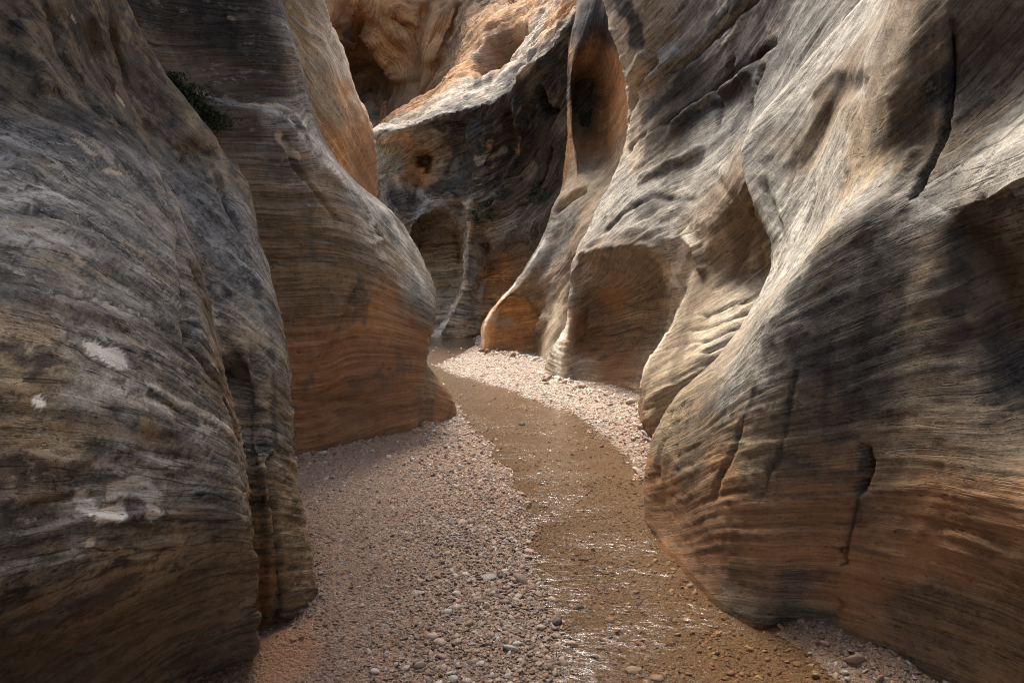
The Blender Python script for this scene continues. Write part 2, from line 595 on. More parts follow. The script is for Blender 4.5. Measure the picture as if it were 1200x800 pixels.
# ---- second buttress on the left
B = Rock([
    [('w', -6, 5.2, -.25), ('w', -6, 5.2, .3), ('w', -6, 5.2, .8), ('w', -6, 5.2, 1.6), ('w', -6, 5.2, 2.2), ('w', -6, 5.2, 2.6), ('w', -6, 5.2, 3.2), ('w', -6, 5.2, 4.2)] + hi(-6, 5.2, -1),
    [('w', -2.9, 4.5, -.25), ('w', -2.8, 4.5, .3), ('w', -2.7, 4.5, .8), ('w', -2.65, 4.5, 1.6), ('w', -2.6, 4.6, 2.2), ('w', -2.7, 4.8, 2.6), ('w', -2.75, 5.0, 3.2), ('w', -2.8, 5.0, 4.2)] + hi(-2.7, 5.0),
    [('b', 250, 5.0), (250, 560, 5.0), (250, 440, 4.95), (235, 240, 4.9), (225, 125, 4.95), (215, 100, 5.25), (205, 70, 5.4), (200, 0, 5.5)] + hi(-2.6, 5.6),
    [('b', 345, 5.35), (345, 530, 5.36), (330, 430, 5.2), (300, 240, 5.15), (270, 130, 5.2), (262, 104, 5.6), (260, 60, 5.75), (258, 0, 5.8)] + hi(-2.45, 5.9),
    [('b', 375, 5.65), (375, 527, 5.65), (368, 430, 5.45), (345, 260, 5.3), (325, 135, 5.4), (315, 112, 5.8), (312, 60, 5.85), (305, 0, 5.9)] + hi(-2.3, 6.0),
    [('b', 420, 5.95), (420, 512, 5.95), (412, 430, 5.8), (395, 290, 5.65), (362, 178, 5.65), (345, 125, 5.95), (335, 60, 6.0), (322, 0, 6.1)] + hi(-2.2, 6.2),
    [('b', 455, 6.2), (455, 500, 6.2), (450, 430, 6.1), (438, 310, 6.0), (412, 222, 6.1), (368, 146, 6.6), (352, 70, 6.6), (332, 0, 6.4)] + hi(-2.2, 6.6),
    [('b', 482, 6.4), (482, 495, 6.4), (485, 430, 6.4), (480, 350, 6.45), (437, 245, 6.6), (374, 160, 7.3), (350, 92, 7.3), (330, 10, 7.2)] + hi(-2.3, 7.2),
    [('b', 496, 6.65), (494, 482, 6.65), (497, 420, 6.6), (503, 349, 6.7), (456, 254, 7.0), (385, 173, 7.8), (353, 102, 7.9), (330, 20, 7.9)] + hi(-2.5, 7.7),
    [('b', 512, 7.0), (514, 478, 7.0), (497, 424, 7.0), (510, 345, 7.2), (474, 266, 7.4), (388, 182, 8.3), (354, 112, 8.4), (330, 30, 8.5)] + hi(-2.7, 8.3),
    [('b', 530, 7.35), (531, 475, 7.35), (497, 428, 7.35), (508, 350, 7.7), (474, 277, 8.0), (386, 195, 8.8), (350, 122, 9.0), (325, 40, 9.2)] + hi(-3.0, 9.1),
    [('b', 526, 7.7), (528, 473, 7.7), (489, 428, 7.8), (495, 360, 8.2), (462, 290, 8.6), (370, 215, 9.4), (338, 145, 9.6), (315, 60, 9.8)] + hi(-3.4, 9.7),
    [('w', -1.6, 8.8, -.25), ('w', -1.7, 8.8, .4), ('w', -1.8, 8.8, .9), ('w', -1.9, 9, 1.5), ('w', -2.3, 9.4, 2.2), ('w', -3.2, 9.8, 3.2), ('w', -3.6, 10, 4), ('w', -3.8, 10, 4.7)] + hi(-4.2, 10),
], 2.5, rows=(2, 4))

# ---- third spur on the left, high and tan
Cc = Rock([
    [('w', -4.2, 7.6, -.25), ('w', -4.1, 7.6, 1.2), ('w', -4.0, 7.6, 2.2), ('w', -3.8, 7.6, 3.2), ('w', -3.6, 7.6, 4.2), ('w', -3.5, 7.6, 5.0)] + hi(-3.4, 7.6, -3, 7),
    [('b', 345, 9.4), (350, 400, 9.4), (350, 280, 9.2), (345, 180, 9.0), (340, 90, 8.9), (335, 0, 8.8)] + hi(-2.9, 9.0, -3, 7),
    [('b', 400, 10.0), (400, 400, 10.0), (395, 260, 9.8), (385, 160, 9.6), (368, 80, 9.5), (352, 0, 9.4)] + hi(-2.8, 9.5, -3, 7),
    [('b', 425, 10.8), (430, 400, 10.8), (425, 270, 10.5), (412, 160, 10.2), (390, 80, 10.0), (366, 0, 9.8)] + hi(-2.8, 10.2, -3, 7),
    [('b', 438, 11.5), (446, 400, 11.5), (442, 240, 11.2), (436, 160, 11.0), (408, 85, 10.8), (376, 0, 10.6)] + hi(-2.9, 11, -3, 7),
    [('b', 425, 12.6), (430, 400, 12.6), (430, 240, 12.4), (425, 165, 12.2), (398, 85, 12.0), (366, 0, 11.8)] + hi(-3.4, 12, -3, 7),
    [('w', -4.5, 15, -.25), ('w', -4.5, 15, 1.5), ('w', -4.6, 15, 3), ('w', -4.8, 15, 4.2), ('w', -5, 15, 5.4), ('w', -5, 15, 6.3)] + hi(-5, 15, -3, 8),
])

# ---- far dark wall with alcoves (right side), orange slope above the ledge
def far(x, y, z0=11):
    return [('w', x, y, z0), ('w', x + .5, y + 1.5, z0 + 4)]

E = Rock([
    [('w', -4.5, 24, -.25), (400, 350, 24), (400, 270, 23.5), (405, 225, 23), (420, 190, 22), (430, 168, 22.5), (438, 156, 21.5), (438, 158, 23), (438, 160, 25), (438, 165, 27)] + far(-6, 28, 5),
    [('b', 470, 20.5), (470, 350, 20.5), (465, 290, 20.3), (462, 262, 20), (455, 232, 19.4), (447, 178, 20.3), (443, 156, 18.2), (450, 148, 19.4), (464, 138, 21), (476, 130, 23)] + far(-4, 27, 6),
    [('b', 486, 20.8), (486, 360, 20.8), (482, 310, 20.6), (482, 285, 20.0), (480, 262, 19.0), (482, 185, 19.9), (480, 148, 17.7), (490, 136, 18.8), (508, 116, 20.5), (522, 95, 23)] + far(-2.6, 26, 8),
    [('b', 496, 20.9), (496, 360, 20.9), (494, 300, 20.9), (496, 262, 20.8), (497, 250, 18.4), (502, 190, 20.4), (502, 140, 17.5), (512, 124, 18.6), (530, 95, 20.0), (548, 45, 22.5)] + far(-1.6, 25.5, 11),
    [('b', 520, 20.8), (527, 352, 20.8), (528, 300, 20.8), (526, 258, 20.6), (522, 244, 18.0), (525, 190, 18.9), (528, 132, 17.1), (538, 120, 18), (552, 88, 19.4), (572, 15, 22)] + far(-1.0, 25),
    [('b', 508, 19.8), (527, 364, 20.4), (541, 330, 20.6), (543, 285, 20.6), (542, 258, 18.0), (545, 200, 17.8), (548, 127, 16.8), (560, 112, 17.6), (575, 80, 18.8), (600, 8, 21.5)] + far(-.7, 24.5),
    [('b', 511, 18.3), (532, 364, 18.3), (546, 330, 18.2), (549, 288, 17.8), (549, 258, 17.6), (556, 200, 17.3), (562, 123, 16.4), (574, 106, 17.2), (592, 76, 18.2), (618, 4, 21)] + far(-.3, 24),
    [('b', 535, 18.4), (548, 370, 18.5), (556, 330, 18.6), (562, 285, 18.2), (566, 255, 17.5), (575, 195, 17.0), (582, 117, 16.0), (592, 100, 16.8), (606, 70, 17.6), (630, 2, 20)] + far(0, 23.5),
    [('b', 548, 18.5), (555, 370, 18.7), (560, 335, 19.2), (572, 305, 19.4), (585, 275, 17.4), (598, 185, 16.6), (602, 100, 15.4), (610, 88, 16.2), (622, 60, 17), (640, 0, 19)] + far(.6, 23),
    [('b', 575, 19.6), (575, 370, 19.0), (580, 335, 19.2), (596, 300, 18.8), (612, 262, 16.8), (622, 170, 16.2), (625, 76, 14.8), (632, 66, 15.4), (642, 45, 16), (655, -10, 18)] + far(1.2, 22),
    [('b', 640, 18.5), (640, 370, 18.5), (645, 330, 18.3), (650, 295, 17.6), (655, 255, 16.2), (660, 140, 15.2), (655, 45, 14.4), (660, 36, 14.8), (668, 15, 15.4), (680, -30, 17)] + far(2, 21),
    [('b', 720, 16.5), (720, 370, 16.5), (725, 330, 16.3), (725, 275, 15.6), (725, 220, 15), (725, 130, 14.5), (700, -10, 14.0), (710, -25, 14.4), (720, -50, 15), (730, -90, 17)] + far(3.5, 19),
], 2.0, rows=(4, 6), edges=(6,))

# ---- fin and hollow in front of it
F = Rock([
    [('b', 585, 15.5), (590, 385, 15.6), (598, 360, 15.6), (612, 330, 15.4), (645, 280, 15.0), (655, 240, 14.6), (662, 200, 14.4), (664, 150, 14.4), (664, 100, 14.4), (668, 50, 14.5), (676, -5, 14.6), ('w', 1.5, 15, 9), ('w', 3, 16, 12)],
    [('b', 562, 14.1), (563, 395, 14.1), (566, 377, 14.2), (604, 327, 14.1), (636, 280, 13.8), (650, 240, 13.6), (668, 205, 13.5), (666, 150, 13.6), (664, 100, 13.5), (668, 50, 13.6), (682, -5, 13.8), ('w', 1.7, 14.5, 9), ('w', 3.2, 16, 12)],
    [('b', 570, 13.8), (573, 392, 13.9), (578, 366, 13.9), (610, 330, 13.7), (645, 278, 13.4), (658, 240, 13.2), (673, 208, 13.2), (670, 150, 13.3), (669, 100, 13.4), (675, 55, 13.4), (690, -5, 13.5), ('w', 1.8, 14, 9), ('w', 3.4, 15.5, 12)],
    [('b', 595, 13.9), (598, 385, 14.15), (600, 355, 14.15), (625, 335, 13.6), (655, 290, 13.0), (668, 245, 12.8), (680, 212, 13.0), (674, 160, 14.5), (672, 105, 14.8), (684, 62, 13.6), (697, -5, 13.2), ('w', 1.9, 13.5, 9), ('w', 3.6, 15, 12)],
    [('b', 618, 13.8), (622, 390, 14.1), (628, 355, 13.8), (640, 330, 13.2), (665, 290, 12.5), (680, 250, 12.4), (692, 214, 12.8), (686, 160, 14.7), (684, 105, 15.0), (694, 70, 13.8), (705, -5, 13.0), ('w', 2.0, 13.2, 9), ('w', 3.8, 15, 12)],
    [('b', 630, 13.0), (636, 395, 13.2), (650, 355, 12.8), (658, 325, 12.5), (675, 285, 12.0), (695, 250, 12.0), (708, 218, 12.4), (704, 165, 13.9), (700, 110, 14.3), (702, 75, 13.9), (715, -5, 12.6), ('w', 2.1, 13, 9), ('w', 4.0, 15, 12)],
    [('b', 650, 12.2), (655, 400, 12.2), (668, 355, 12.1), (680, 320, 11.9), (695, 280, 11.6), (712, 250, 11.6), (728, 218, 12.0), (726, 165, 12.7), (728, 110, 12.9), (728, 75, 12.8), (730, -5, 12.2), ('w', 2.2, 12.6, 9), ('w', 4.2, 14, 12)],
    [('b', 700, 12.2), (700, 400, 12.2), (710, 355, 12.1), (720, 320, 11.9), (735, 280, 11.6), (750, 250, 11.5), (765, 218, 11.6), (760, 165, 12.0), (755, 110, 12.2), (755, 75, 12.2), (760, -5, 12), ('w', 2.6, 12.4, 9), ('w', 4.4, 13, 12)],
], 1.9, edges=(1,))

# ---- middle fin with the big alcove
Gm = Rock([
    [('b', 650, 11.4), (665, 420, 11.4), (690, 380, 11.3), (700, 340, 11.1), (705, 300, 11.0), (715, 255, 11.0), (735, 195, 10.8), (745, 120, 10.8), (735, 60, 10.9), (725, -10, 11.0), ('w', 2.6, 11.2, 7.5), ('w', 4.6, 11.4, 10)],
    [('b', 633, 10.5), (642, 420, 10.5), (664, 380, 10.5), (668, 345, 10.4), (672, 302, 10.2), (698, 245, 10.2), (727, 192, 10.2), (735, 110, 10.2), (722, 60, 10.2), (706, -10, 10.4), ('w', 2.4, 10.8, 7.5), ('w', 4.4, 11, 10)],
    [('b', 645, 10.15), (653, 425, 10.15), (668, 380, 10.2), (671, 345, 10.1), (677, 308, 9.8), (708, 248, 9.8), (738, 192, 9.8), (748, 110, 9.9), (735, 60, 9.9), (722, -10, 10.0), ('w', 2.4, 10.4, 7.5), ('w', 4.4, 10.6, 10)],
    [('b', 657, 9.95), (660, 425, 10.0), (673, 380, 10.2), (677, 345, 10.15), (686, 305, 9.7), (720, 248, 9.5), (755, 192, 9.4), (768, 110, 9.6), (758, 60, 9.6), (748, -10, 9.6), ('w', 2.5, 10, 7.5), ('w', 4.5, 10, 10)],
    [('b', 672, 9.85), (680, 425, 10.1), (690, 380, 10.5), (695, 345, 10.4), (705, 296, 9.3), (742, 245, 9.0), (780, 190, 9.0), (795, 110, 9.3), (790, 60, 9.3), (785, -10, 9.2), ('w', 2.7, 9.6, 7.5), ('w', 4.7, 9.6, 10)],
    [('b', 700, 9.45), (708, 425, 9.8), (718, 380, 10.2), (725, 345, 10.0), (735, 288, 8.8), (770, 245, 8.5), (805, 190, 8.4), (825, 110, 8.8), (825, 60, 8.8), (828, -10, 8.6), ('w', 2.9, 9.2, 7.5), ('w', 4.9, 9.2, 10)],
    [('b', 726, 8.9), (738, 425, 9.3), (750, 380, 9.6), (760, 345, 9.3), (768, 289, 8.3), (795, 248, 8.0), (828, 190, 7.9), (850, 110, 8.3), (858, 60, 8.2), (868, -10, 7.9), ('w', 3.1, 8.6, 7.5), ('w', 5, 8.6, 10)],
    [('b', 742, 8.5), (760, 425, 8.7), (776, 380, 8.7), (785, 345, 8.4), (789, 295, 8.0), (812, 255, 7.6), (848, 190, 7.4), (872, 115, 7.8), (885, 60, 7.7), (905, -10, 7.3), ('w', 3.3, 8, 7.5), ('w', 5.2, 8, 10)],
    [('b', 748, 8.1), (768, 420, 8.2), (786, 380, 8.1), (800, 345, 7.9), (806, 300, 7.7), (828, 262, 7.2), (862, 190, 6.9), (890, 120, 7.2), (910, 60, 7.1), (940, -10, 6.8), ('w', 3.4, 7.4, 7.5), ('w', 5.4, 7.4, 10)],
    [('b', 745, 7.0), (752, 440, 7.1), (785, 390, 7.1), (812, 352, 7.2), (826, 312, 7.3), (848, 268, 6.9), (872, 205, 6.5), (905, 125, 6.7), (932, 60, 6.6), (970, -10, 6.3), ('w', 3.5, 6.9, 7.5), ('w', 5.5, 6.9, 10)],
    [('b', 747, 6.65), (758, 442, 6.7), (800, 395, 6.7), (840, 360, 6.7), (858, 320, 6.9), (876, 270, 6.7), (882, 215, 6.4), (918, 130, 6.3), (950, 60, 6.2), (995, -10, 5.9), ('w', 3.6, 6.4, 7.5), ('w', 5.6, 6.4, 10)],
    [('b', 765, 6.3), (775, 460, 6.2), (830, 410, 6.2), (880, 370, 6.3), (902, 325, 6.5), (904, 270, 6.4), (900, 215, 6.2), (940, 135, 6.1), (980, 60, 5.9), (1030, -10, 5.6), ('w', 3.7, 6.0, 7.5), ('w', 5.7, 6.0, 10)],
    [('b', 820, 6.2), (830, 470, 6.1), (880, 420, 6.1), (920, 370, 6.2), (940, 325, 6.4), (940, 270, 6.4), (940, 215, 6.3), (980, 135, 6.1), (1020, 60, 5.9), (1080, -10, 5.6), ('w', 3.9, 5.8, 7.5), ('w', 5.9, 5.8, 10)],
], 2.0, rows=(5,), edges=(7,))

# ---- right foreground wall
def hr(x, y):
    t = min(max((5.1 - y) / .9, 0), 1)
    x1 = x + ((1.9 if y > 3.5 else 1.2) - x) * t  # inward lean out of view, added to keep sun off the foreground
    return [('w', x1, y, 5.2), ('w', x1 - .3, y, 7.5), ('w', x1 + 3.5, y, 8.5)]

I = Rock([
    [('w', 1.9, 5.0, -.25), ('w', 1.9, 5.0, .2), ('w', 2.0, 5.1, .6), ('w', 2.1, 5.2, .9), ('w', 2.2, 5.3, 1.0), ('w', 2.4, 5.5, 1.4), ('w', 2.5, 5.8, 2.0), ('w', 2.5, 5.9, 2.5), ('w', 2.7, 5.9, 3.2), ('w', 2.9, 5.9, 3.8)] + hr(3.2, 5.9),
    [('b', 770, 4.5), (770, 590, 4.5), (775, 525, 4.6), (805, 464, 4.6), (811, 456, 4.65), (860, 402, 4.9), (908, 302, 5.4), (876, 186, 5.9), (938, 88, 5.9), (1010, 5, 5.8)] + hr(3.1, 5.7),
    [('b', 763, 4.15), (760, 590, 4.15), (765, 528, 4.15), (797, 462, 4.15), (801, 455, 4.2), (850, 408, 4.5), (905, 305, 5.0), (870, 180, 5.5), (930, 92, 5.5), (1002, 10, 5.4)] + hr(3.0, 5.4),
    [('w', .80, 3.78, -.25), (778, 612, 3.88), (788, 535, 3.85), (826, 450, 3.88), (831, 441, 3.93), (868, 390, 4.35), (908, 310, 4.85), (875, 190, 5.4), (938, 98, 5.4), (1010, 10, 5.3)] + hr(2.9, 5.2),
    [('w', .83, 3.50, -.25), (800, 650, 3.55), (815, 540, 3.54), (852, 437, 3.58), (858, 427, 3.64), (885, 368, 4.15), (914, 306, 4.72), (888, 198, 5.3), (948, 104, 5.25), (1020, 10, 5.1)] + hr(2.8, 5.0),
    [('w', .90, 3.20, -.25), (826, 680, 3.26), (848, 540, 3.24), (882, 396, 3.32), (889, 384, 3.38), (906, 346, 3.95), (930, 296, 4.5), (918, 210, 5.1), (966, 116, 5.0), (1035, 10, 4.7)] + hr(2.7, 4.8),
    [('w', .98, 3.00, -.25), (860, 697, 3.03), (882, 540, 3.02), (915, 344, 3.12), (922, 331, 3.18), (936, 312, 3.75), (957, 274, 4.3), (955, 205, 4.8), (984, 128, 4.75), (1042, 10, 3.7)] + hr(2.6, 4.6),
    [('w', 1.08, 2.90, -.25), (900, 706, 2.88), (925, 540, 2.86), (958, 288, 2.98), (966, 274, 3.04), (978, 256, 3.3), (988, 234, 3.6), (990, 190, 3.85), (1004, 112, 3.85), (1056, 10, 3.1)] + hr(2.55, 4.3),
    [('w', 1.22, 2.93, -.25), (938, 712, 2.87), (967, 560, 2.76), (1000, 250, 2.86), (1008, 237, 2.92), (1014, 222, 2.98), (1022, 200, 3.05), (1030, 162, 3.02), (1042, 95, 2.92), (1072, 10, 2.78)] + hr(2.5, 4.0),
    [('w', 1.36, 2.78, -.25), (990, 728, 2.70), (1026, 580, 2.58), (1052, 236, 2.68), (1058, 223, 2.72), (1064, 206, 2.76), (1070, 182, 2.80), (1078, 145, 2.80), (1084, 90, 2.74), (1100, 10, 2.66)] + hr(2.45, 3.6),
    [('w', 1.55, 2.50, -.25), (1080, 755, 2.40), (1100, 590, 2.30), (1112, 262, 2.46), (1115, 246, 2.46), (1116, 220, 2.50), (1119, 192, 2.55), (1124, 145, 2.60), (1126, 90, 2.62), (1130, 10, 2.60)] + hr(2.4, 3.3),
    [('w', 1.62, 2.33, -.25), (1130, 762, 2.24), (1140, 590, 2.16), (1148, 275, 2.38), (1150, 235, 2.28), (1150, 205, 2.34), (1152, 180, 2.42), (1156, 140, 2.52), (1158, 85, 2.58), (1160, 10, 2.56)] + hr(2.4, 3.1),
    [('w', 1.68, 2.18, -.25), (1185, 772, 2.1), (1190, 600, 2.02), (1190, 330, 2.30), (1190, 215, 2.12), (1190, 185, 2.18), (1190, 165, 2.26), (1190, 130, 2.40), (1192, 80, 2.5), (1196, 10, 2.5)] + hr(2.4, 3.0),
    [('w', 1.75, 1.9, -.25), (1275, 790, 1.86), (1275, 620, 1.82), (1275, 340, 2.1), (1272, 190, 1.92), (1272, 160, 2.0), (1272, 140, 2.1), (1272, 110, 2.22), (1275, 75, 2.3), (1280, 0, 2.35)] + hr(2.4, 2.7),
    [('w', 1.85, .8, -.25), ('w', 1.8, .8, .4), ('w', 1.7, .8, .8), ('w', 1.85, .8, 1.4), ('w', 1.75, .8, 1.8), ('w', 1.8, .8, 1.95), ('w', 1.95, .8, 2.1), ('w', 2.1, .8, 2.4), ('w', 2.2, .8, 3.0), ('w', 2.3, .8, 3.8)] + hr(2.3, .8),
    [('w', 1.5, -1.5, -.25), ('w', 1.4, -1.5, .4), ('w', 1.3, -1.5, .8), ('w', 1.45, -1.5, 1.3), ('w', 1.4, -1.5, 1.6), ('w', 1.45, -1.5, 1.9), ('w', 1.6, -1.5, 2.1), ('w', 1.9, -1.5, 2.5), ('w', 2.2, -1.5, 3.0), ('w', 2.3, -1.5, 3.8)] + hr(2.3, -1.5),
    [('w', 1.3, -5, -.25), ('w', 1.3, -5, .4), ('w', 1.2, -5, .8), ('w', 1.25, -5, 1.2), ('w', 1.3, -5, 1.6), ('w', 1.35, -5, 1.9), ('w', 1.45, -5, 2.1), ('w', 1.7, -5, 2.4), ('w', 2.0, -5, 3.0), ('w', 2.2, -5, 3.8)] + hr(2.2, -5),
], 3.3, rows=(4,))

# ---- great orange cliff closing the view
Dd = Rock([
    [('w', -14, 22, -.3), ('w', -13, 22, 3), (300, 200, 24), (300, 150, 24), (300, 100, 24), (300, 50, 24), (300, 0, 24), ('w', -9.5, 24, 14), ('w', -10, 25, 20)],
    [('b', 372, 27), (372, 300, 27), (372, 210, 27), (376, 150, 26.5), (380, 100, 26), (378, 50, 25.5), (372, 0, 25), ('w', -7.5, 26, 14), ('w', -8, 27, 20)],
    [('b', 402, 28), (402, 300, 28), (402, 210, 28), (405, 150, 28), (406, 100, 28), (402, 50, 27), (396, 0, 25.5), ('w', -6.5, 26.5, 14), ('w', -7, 28, 20)],
    [('b', 425, 28.5), (425, 300, 28.5), (425, 210, 28.5), (428, 150, 29.5), (432, 100, 30), (426, 45, 29), (420, 0, 27), ('w', -5.6, 27, 14), ('w', -6, 28.5, 20)],
    [('b', 448, 28.5), (448, 300, 28.5), (448, 210, 28.5), (452, 150, 29), (462, 100, 29.5), (456, 45, 27.5), (446, 0, 26.5), ('w', -4.8, 27, 14), ('w', -5, 28.5, 20)],
    [('b', 475, 28.5), (475, 300, 28.5), (475, 210, 28.5), (482, 150, 28.5), (486, 100, 28), (482, 45, 27.3), (478, 0, 27), ('w', -3.8, 27.5, 14), ('w', -4, 29, 20)],
    [('b', 520, 28.5), (520, 300, 28.5), (520, 210, 28.5), (520, 150, 28.5), (520, 100, 28), (520, 45, 27.6), (520, 0, 27.4), ('w', -2.4, 28, 14), ('w', -2.5, 29, 20)],
    [('w', 3, 29, -.3), ('w', 3, 29, 3), ('w', 3, 29, 5), ('w', 3, 29, 7), ('w', 3, 29, 8), ('w', 3, 29, 10), ('w', 3, 29, 12), ('w', 3, 29, 14), ('w', 3, 30, 20)],
    [('w', 12, 26, -.3), ('w', 12, 26, 3), ('w', 12, 26, 5), ('w', 12, 26, 7), ('w', 12, 26, 8), ('w', 12, 26, 10), ('w', 12, 26, 12), ('w', 12, 26, 14), ('w', 12, 27, 20)],
], 2.6)

# ------------------------------------------------------------------ carving, bedding and colour of each mass
def finish(rock, lines, zones, seed, low=(.03, 1.3), beds=((.012, 14, 1.5),), fine=(.004, 9), R=None, zn=(.3, 1.3), ledge=()):
    """bedding field, low relief, bed ledges"""
    rock.relief(low[0], low[1], 3)
    if lines:
        rock.fit_strata(lines, R=R)
    rock.s = rock.s + .04 * fbm(rock.V * .8 + seed, 2)
    for amp, F, lat in beds:
        rock.strata_relief(amp, F, lat)
    for e in ledge:
        rock.ledges(*e)
    rock.relief(fine[0], fine[1], 3)
    return zone_colour(rock, zones, *zn) if zones else None


def bands(rock, col, F, amt, lat=.6):
    p = rock.V * lat
    q = np.stack([rock.s * F, p[..., 0] + .4 * p[..., 1], p[..., 2]], -1)
    n = perlin(q) + .6 * perlin(q * np.array([2.7, 1.8, 1.8]) + 5)
    return col * np.clip(1 + amt * n, .3, 2.2)[..., None]


def blotch(rock, col, freq, key, thr=.15, amt=.6, soft=.25, stretch=None):
    """ragged stains of another tone; stretched along the beds when asked"""
    if stretch:
        p = rock.V * freq
        q = np.stack([rock.s * stretch, p[..., 0] + .4 * p[..., 1], p[..., 2] - .6 * p[..., 1]], -1)
    else:
        q = rock.V * freq
    w = smooth(fbm(q + 31, 5, .6), thr, thr + soft) * amt
    return col * (1 - w[..., None]) + np.array(PAL[key]) * w[..., None]


# ---- A: left foreground
st = [
    [(5, 265), (60, 280), (140, 310), (200, 345), (240, 390)],
    [(5, 330), (80, 345), (160, 375), (230, 430), (265, 500)],
    [(5, 400), (80, 410), (170, 435), (240, 480)],
    [(5, 470), (80, 480), (170, 490), (240, 520), (280, 570)],
    [(5, 575), (60, 565), (130, 560), (210, 565), (265, 590)],
    [(5, 630), (100, 615), (200, 600), (270, 595)],
    [(5, 780), (60, 748), (130, 712), (200, 680), (270, 655)],
    [(110, 790), (180, 750), (250, 715)],
    [(5, 200), (60, 215), (130, 250), (190, 300)],
    [(20, 130), (80, 160), (150, 215), (200, 265)],
    [(30, 10), (60, 60), (100, 110)],
    [(240, 235), (275, 260), (305, 320), (325, 400)],
    [(300, 470), (335, 490)], [(300, 600), (345, 590)],
    [(312, 715), (340, 690), (365, 665)],
]
A.stroke([(125, 8), (150, 80), (178, 150), (205, 215), (222, 300), (240, 350)], 7, -.05, 1.5)
A.stroke([(226, 300), (236, 345), (258, 385), (272, 430), (295, 480), (308, 545)], 11, -.09, 2)
A.stroke([(236, 300), (262, 345), (290, 385), (302, 430), (300, 452)], 7, -.05, 1)
A.stroke([(213, 330), (226, 400), (254, 450), (280, 520), (292, 600), (300, 700)], 7, -.08, 2)
A.stroke([(214, 262), (216, 300), (214, 350), (222, 410)], 9, -.06, 2)
A.stroke([(250, 330), (276, 372), (296, 418)], 9, .045, 1)
A.stroke([(300, 480), (316, 540), (322, 620), (326, 700), (318, 765)], 6, -.045, 1)
A.stroke([(293, 640), (292, 700), (293, 780)], 5, .03, 1)
A.stroke([(60, 0), (75, 60), (105, 110), (150, 160)], 9, -.06, 3)
A.stroke([(20, 20), (40, 70), (60, 115)], 14, .05, 3)
A.stroke([(95, 10), (112, 60), (135, 110)], 12, .05, 2)
A.push(232, 172, 22, 14, -.12, 0, 3)
A.stroke([(206, 190), (230, 188), (252, 196)], 4, .05, .5)
A.stroke([(252, 196), (262, 235), (285, 275)], 4, -.05, .5)
A.stroke([(120, 118), (150, 150), (185, 178), (210, 225)], 5, -.04, 1.5)
A.stroke([(0, 310), (70, 325), (150, 355), (215, 400)], 5, -.02, 2)
A.stroke([(0, 345), (80, 358), (160, 385)], 9, .02, 2)
A.stroke([(10, 590), (100, 580), (200, 572)], 3, -.008, 1)
A.stroke([(0, 245), (50, 250), (110, 270), (170, 310)], 7, -.02, 2)
zA = [(40, 20, 'b'), (110, 20, 'B'), (60, 90, 'b'), (140, 40, 'B'), (60, 180, 'g'), (120, 140, 'K'), (170, 200, 'g'), (20, 260, 'G'),
      (100, 260, 'g'), (180, 290, 'g'), (20, 330, 'g'), (120, 350, 'G'), (210, 380, 'g'), (30, 400, 't', .6), (110, 440, 'G'), (190, 450, 'G'), (60, 230, 'G'), (150, 340, 'G'), (70, 300, 'G'),
      (20, 480, 'y'), (80, 510, 'y', .7), (150, 520, 'g'), (220, 530, 'G'), (20, 560, 'b'), (90, 570, 'g'), (160, 600, 'g'), (240, 580, 'g'),
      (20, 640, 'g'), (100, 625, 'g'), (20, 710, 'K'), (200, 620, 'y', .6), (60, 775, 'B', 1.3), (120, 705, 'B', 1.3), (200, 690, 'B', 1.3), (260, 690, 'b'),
      (170, 770, 'b'), (250, 760, 'b'), (285, 700, 'y', .6), (240, 170, 'b'), (265, 200, 'b'), (230, 230, 'g'), (265, 290, 'g'), (300, 330, 'g'),
      (240, 360, 'b'), (285, 400, 'y', .6), (320, 400, 'g'), (270, 480, 'y', .5), (310, 480, 'b'), (330, 520, 'g'), (315, 600, 'y'), (340, 620, 'y'),
      (320, 700, 'o', .7), (350, 700, 'y'), (345, 745, 'r', .6)]
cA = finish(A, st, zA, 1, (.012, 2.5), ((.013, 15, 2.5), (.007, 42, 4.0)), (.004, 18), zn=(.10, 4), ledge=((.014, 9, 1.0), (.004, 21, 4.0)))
cA = bands(A, cA, 22, .55, 1.2)
cA = blotch(A, cA, 4, 'K', .2, .7, .3, 26)
cA = blotch(A, cA, 5, 'y', .28, .55, .2, 18)
cA = blotch(A, cA, 9, 'k', .42, .7, .2, 30)
for p, w, k, *a_ in (([(110, 408), (126, 416), (140, 421)], 12, 'w'), ([(44, 470), (47, 470)], 8, 'w'), ([(98, 588), (118, 602), (140, 602)], 12, 'w', .75),
                ([(135, 572), (165, 568), (182, 580), (180, 596)], 13, 'w', .6), ([(104, 634), (107, 636)], 10, 'w', .8), ([(175, 500), (178, 505)], 14, 'y'),
                ([(142, 112), (147, 118)], 5, 'T'), ([(90, 165), (110, 180)], 6, 'T'), ([(125, 200), (140, 203)], 6, 'T'), ([(60, 210), (80, 220)], 5, 'G'),
                ([(85, 20), (87, 25)], 3, 'T')):
    cA = paint(A, cA, p, w, k, a_[0] if a_ else .95, .45, .15)
cA = paint(A, cA, [(5, 610), (60, 600)], 14, 'k', .6, .8)
cA = paint(A, cA, [(5, 545), (50, 548)], 12, 'k', .7, .8)
cA = paint(A, cA, [(8, 405), (25, 408)], 10, 'k', .7, .8)
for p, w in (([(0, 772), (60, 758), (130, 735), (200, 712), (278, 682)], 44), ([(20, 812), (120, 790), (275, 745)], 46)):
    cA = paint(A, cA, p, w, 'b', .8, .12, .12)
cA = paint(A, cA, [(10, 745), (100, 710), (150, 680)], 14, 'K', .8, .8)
cA = paint(A, cA, [(300, 330), (318, 420), (322, 520)], 5, 'k', .8, .8)

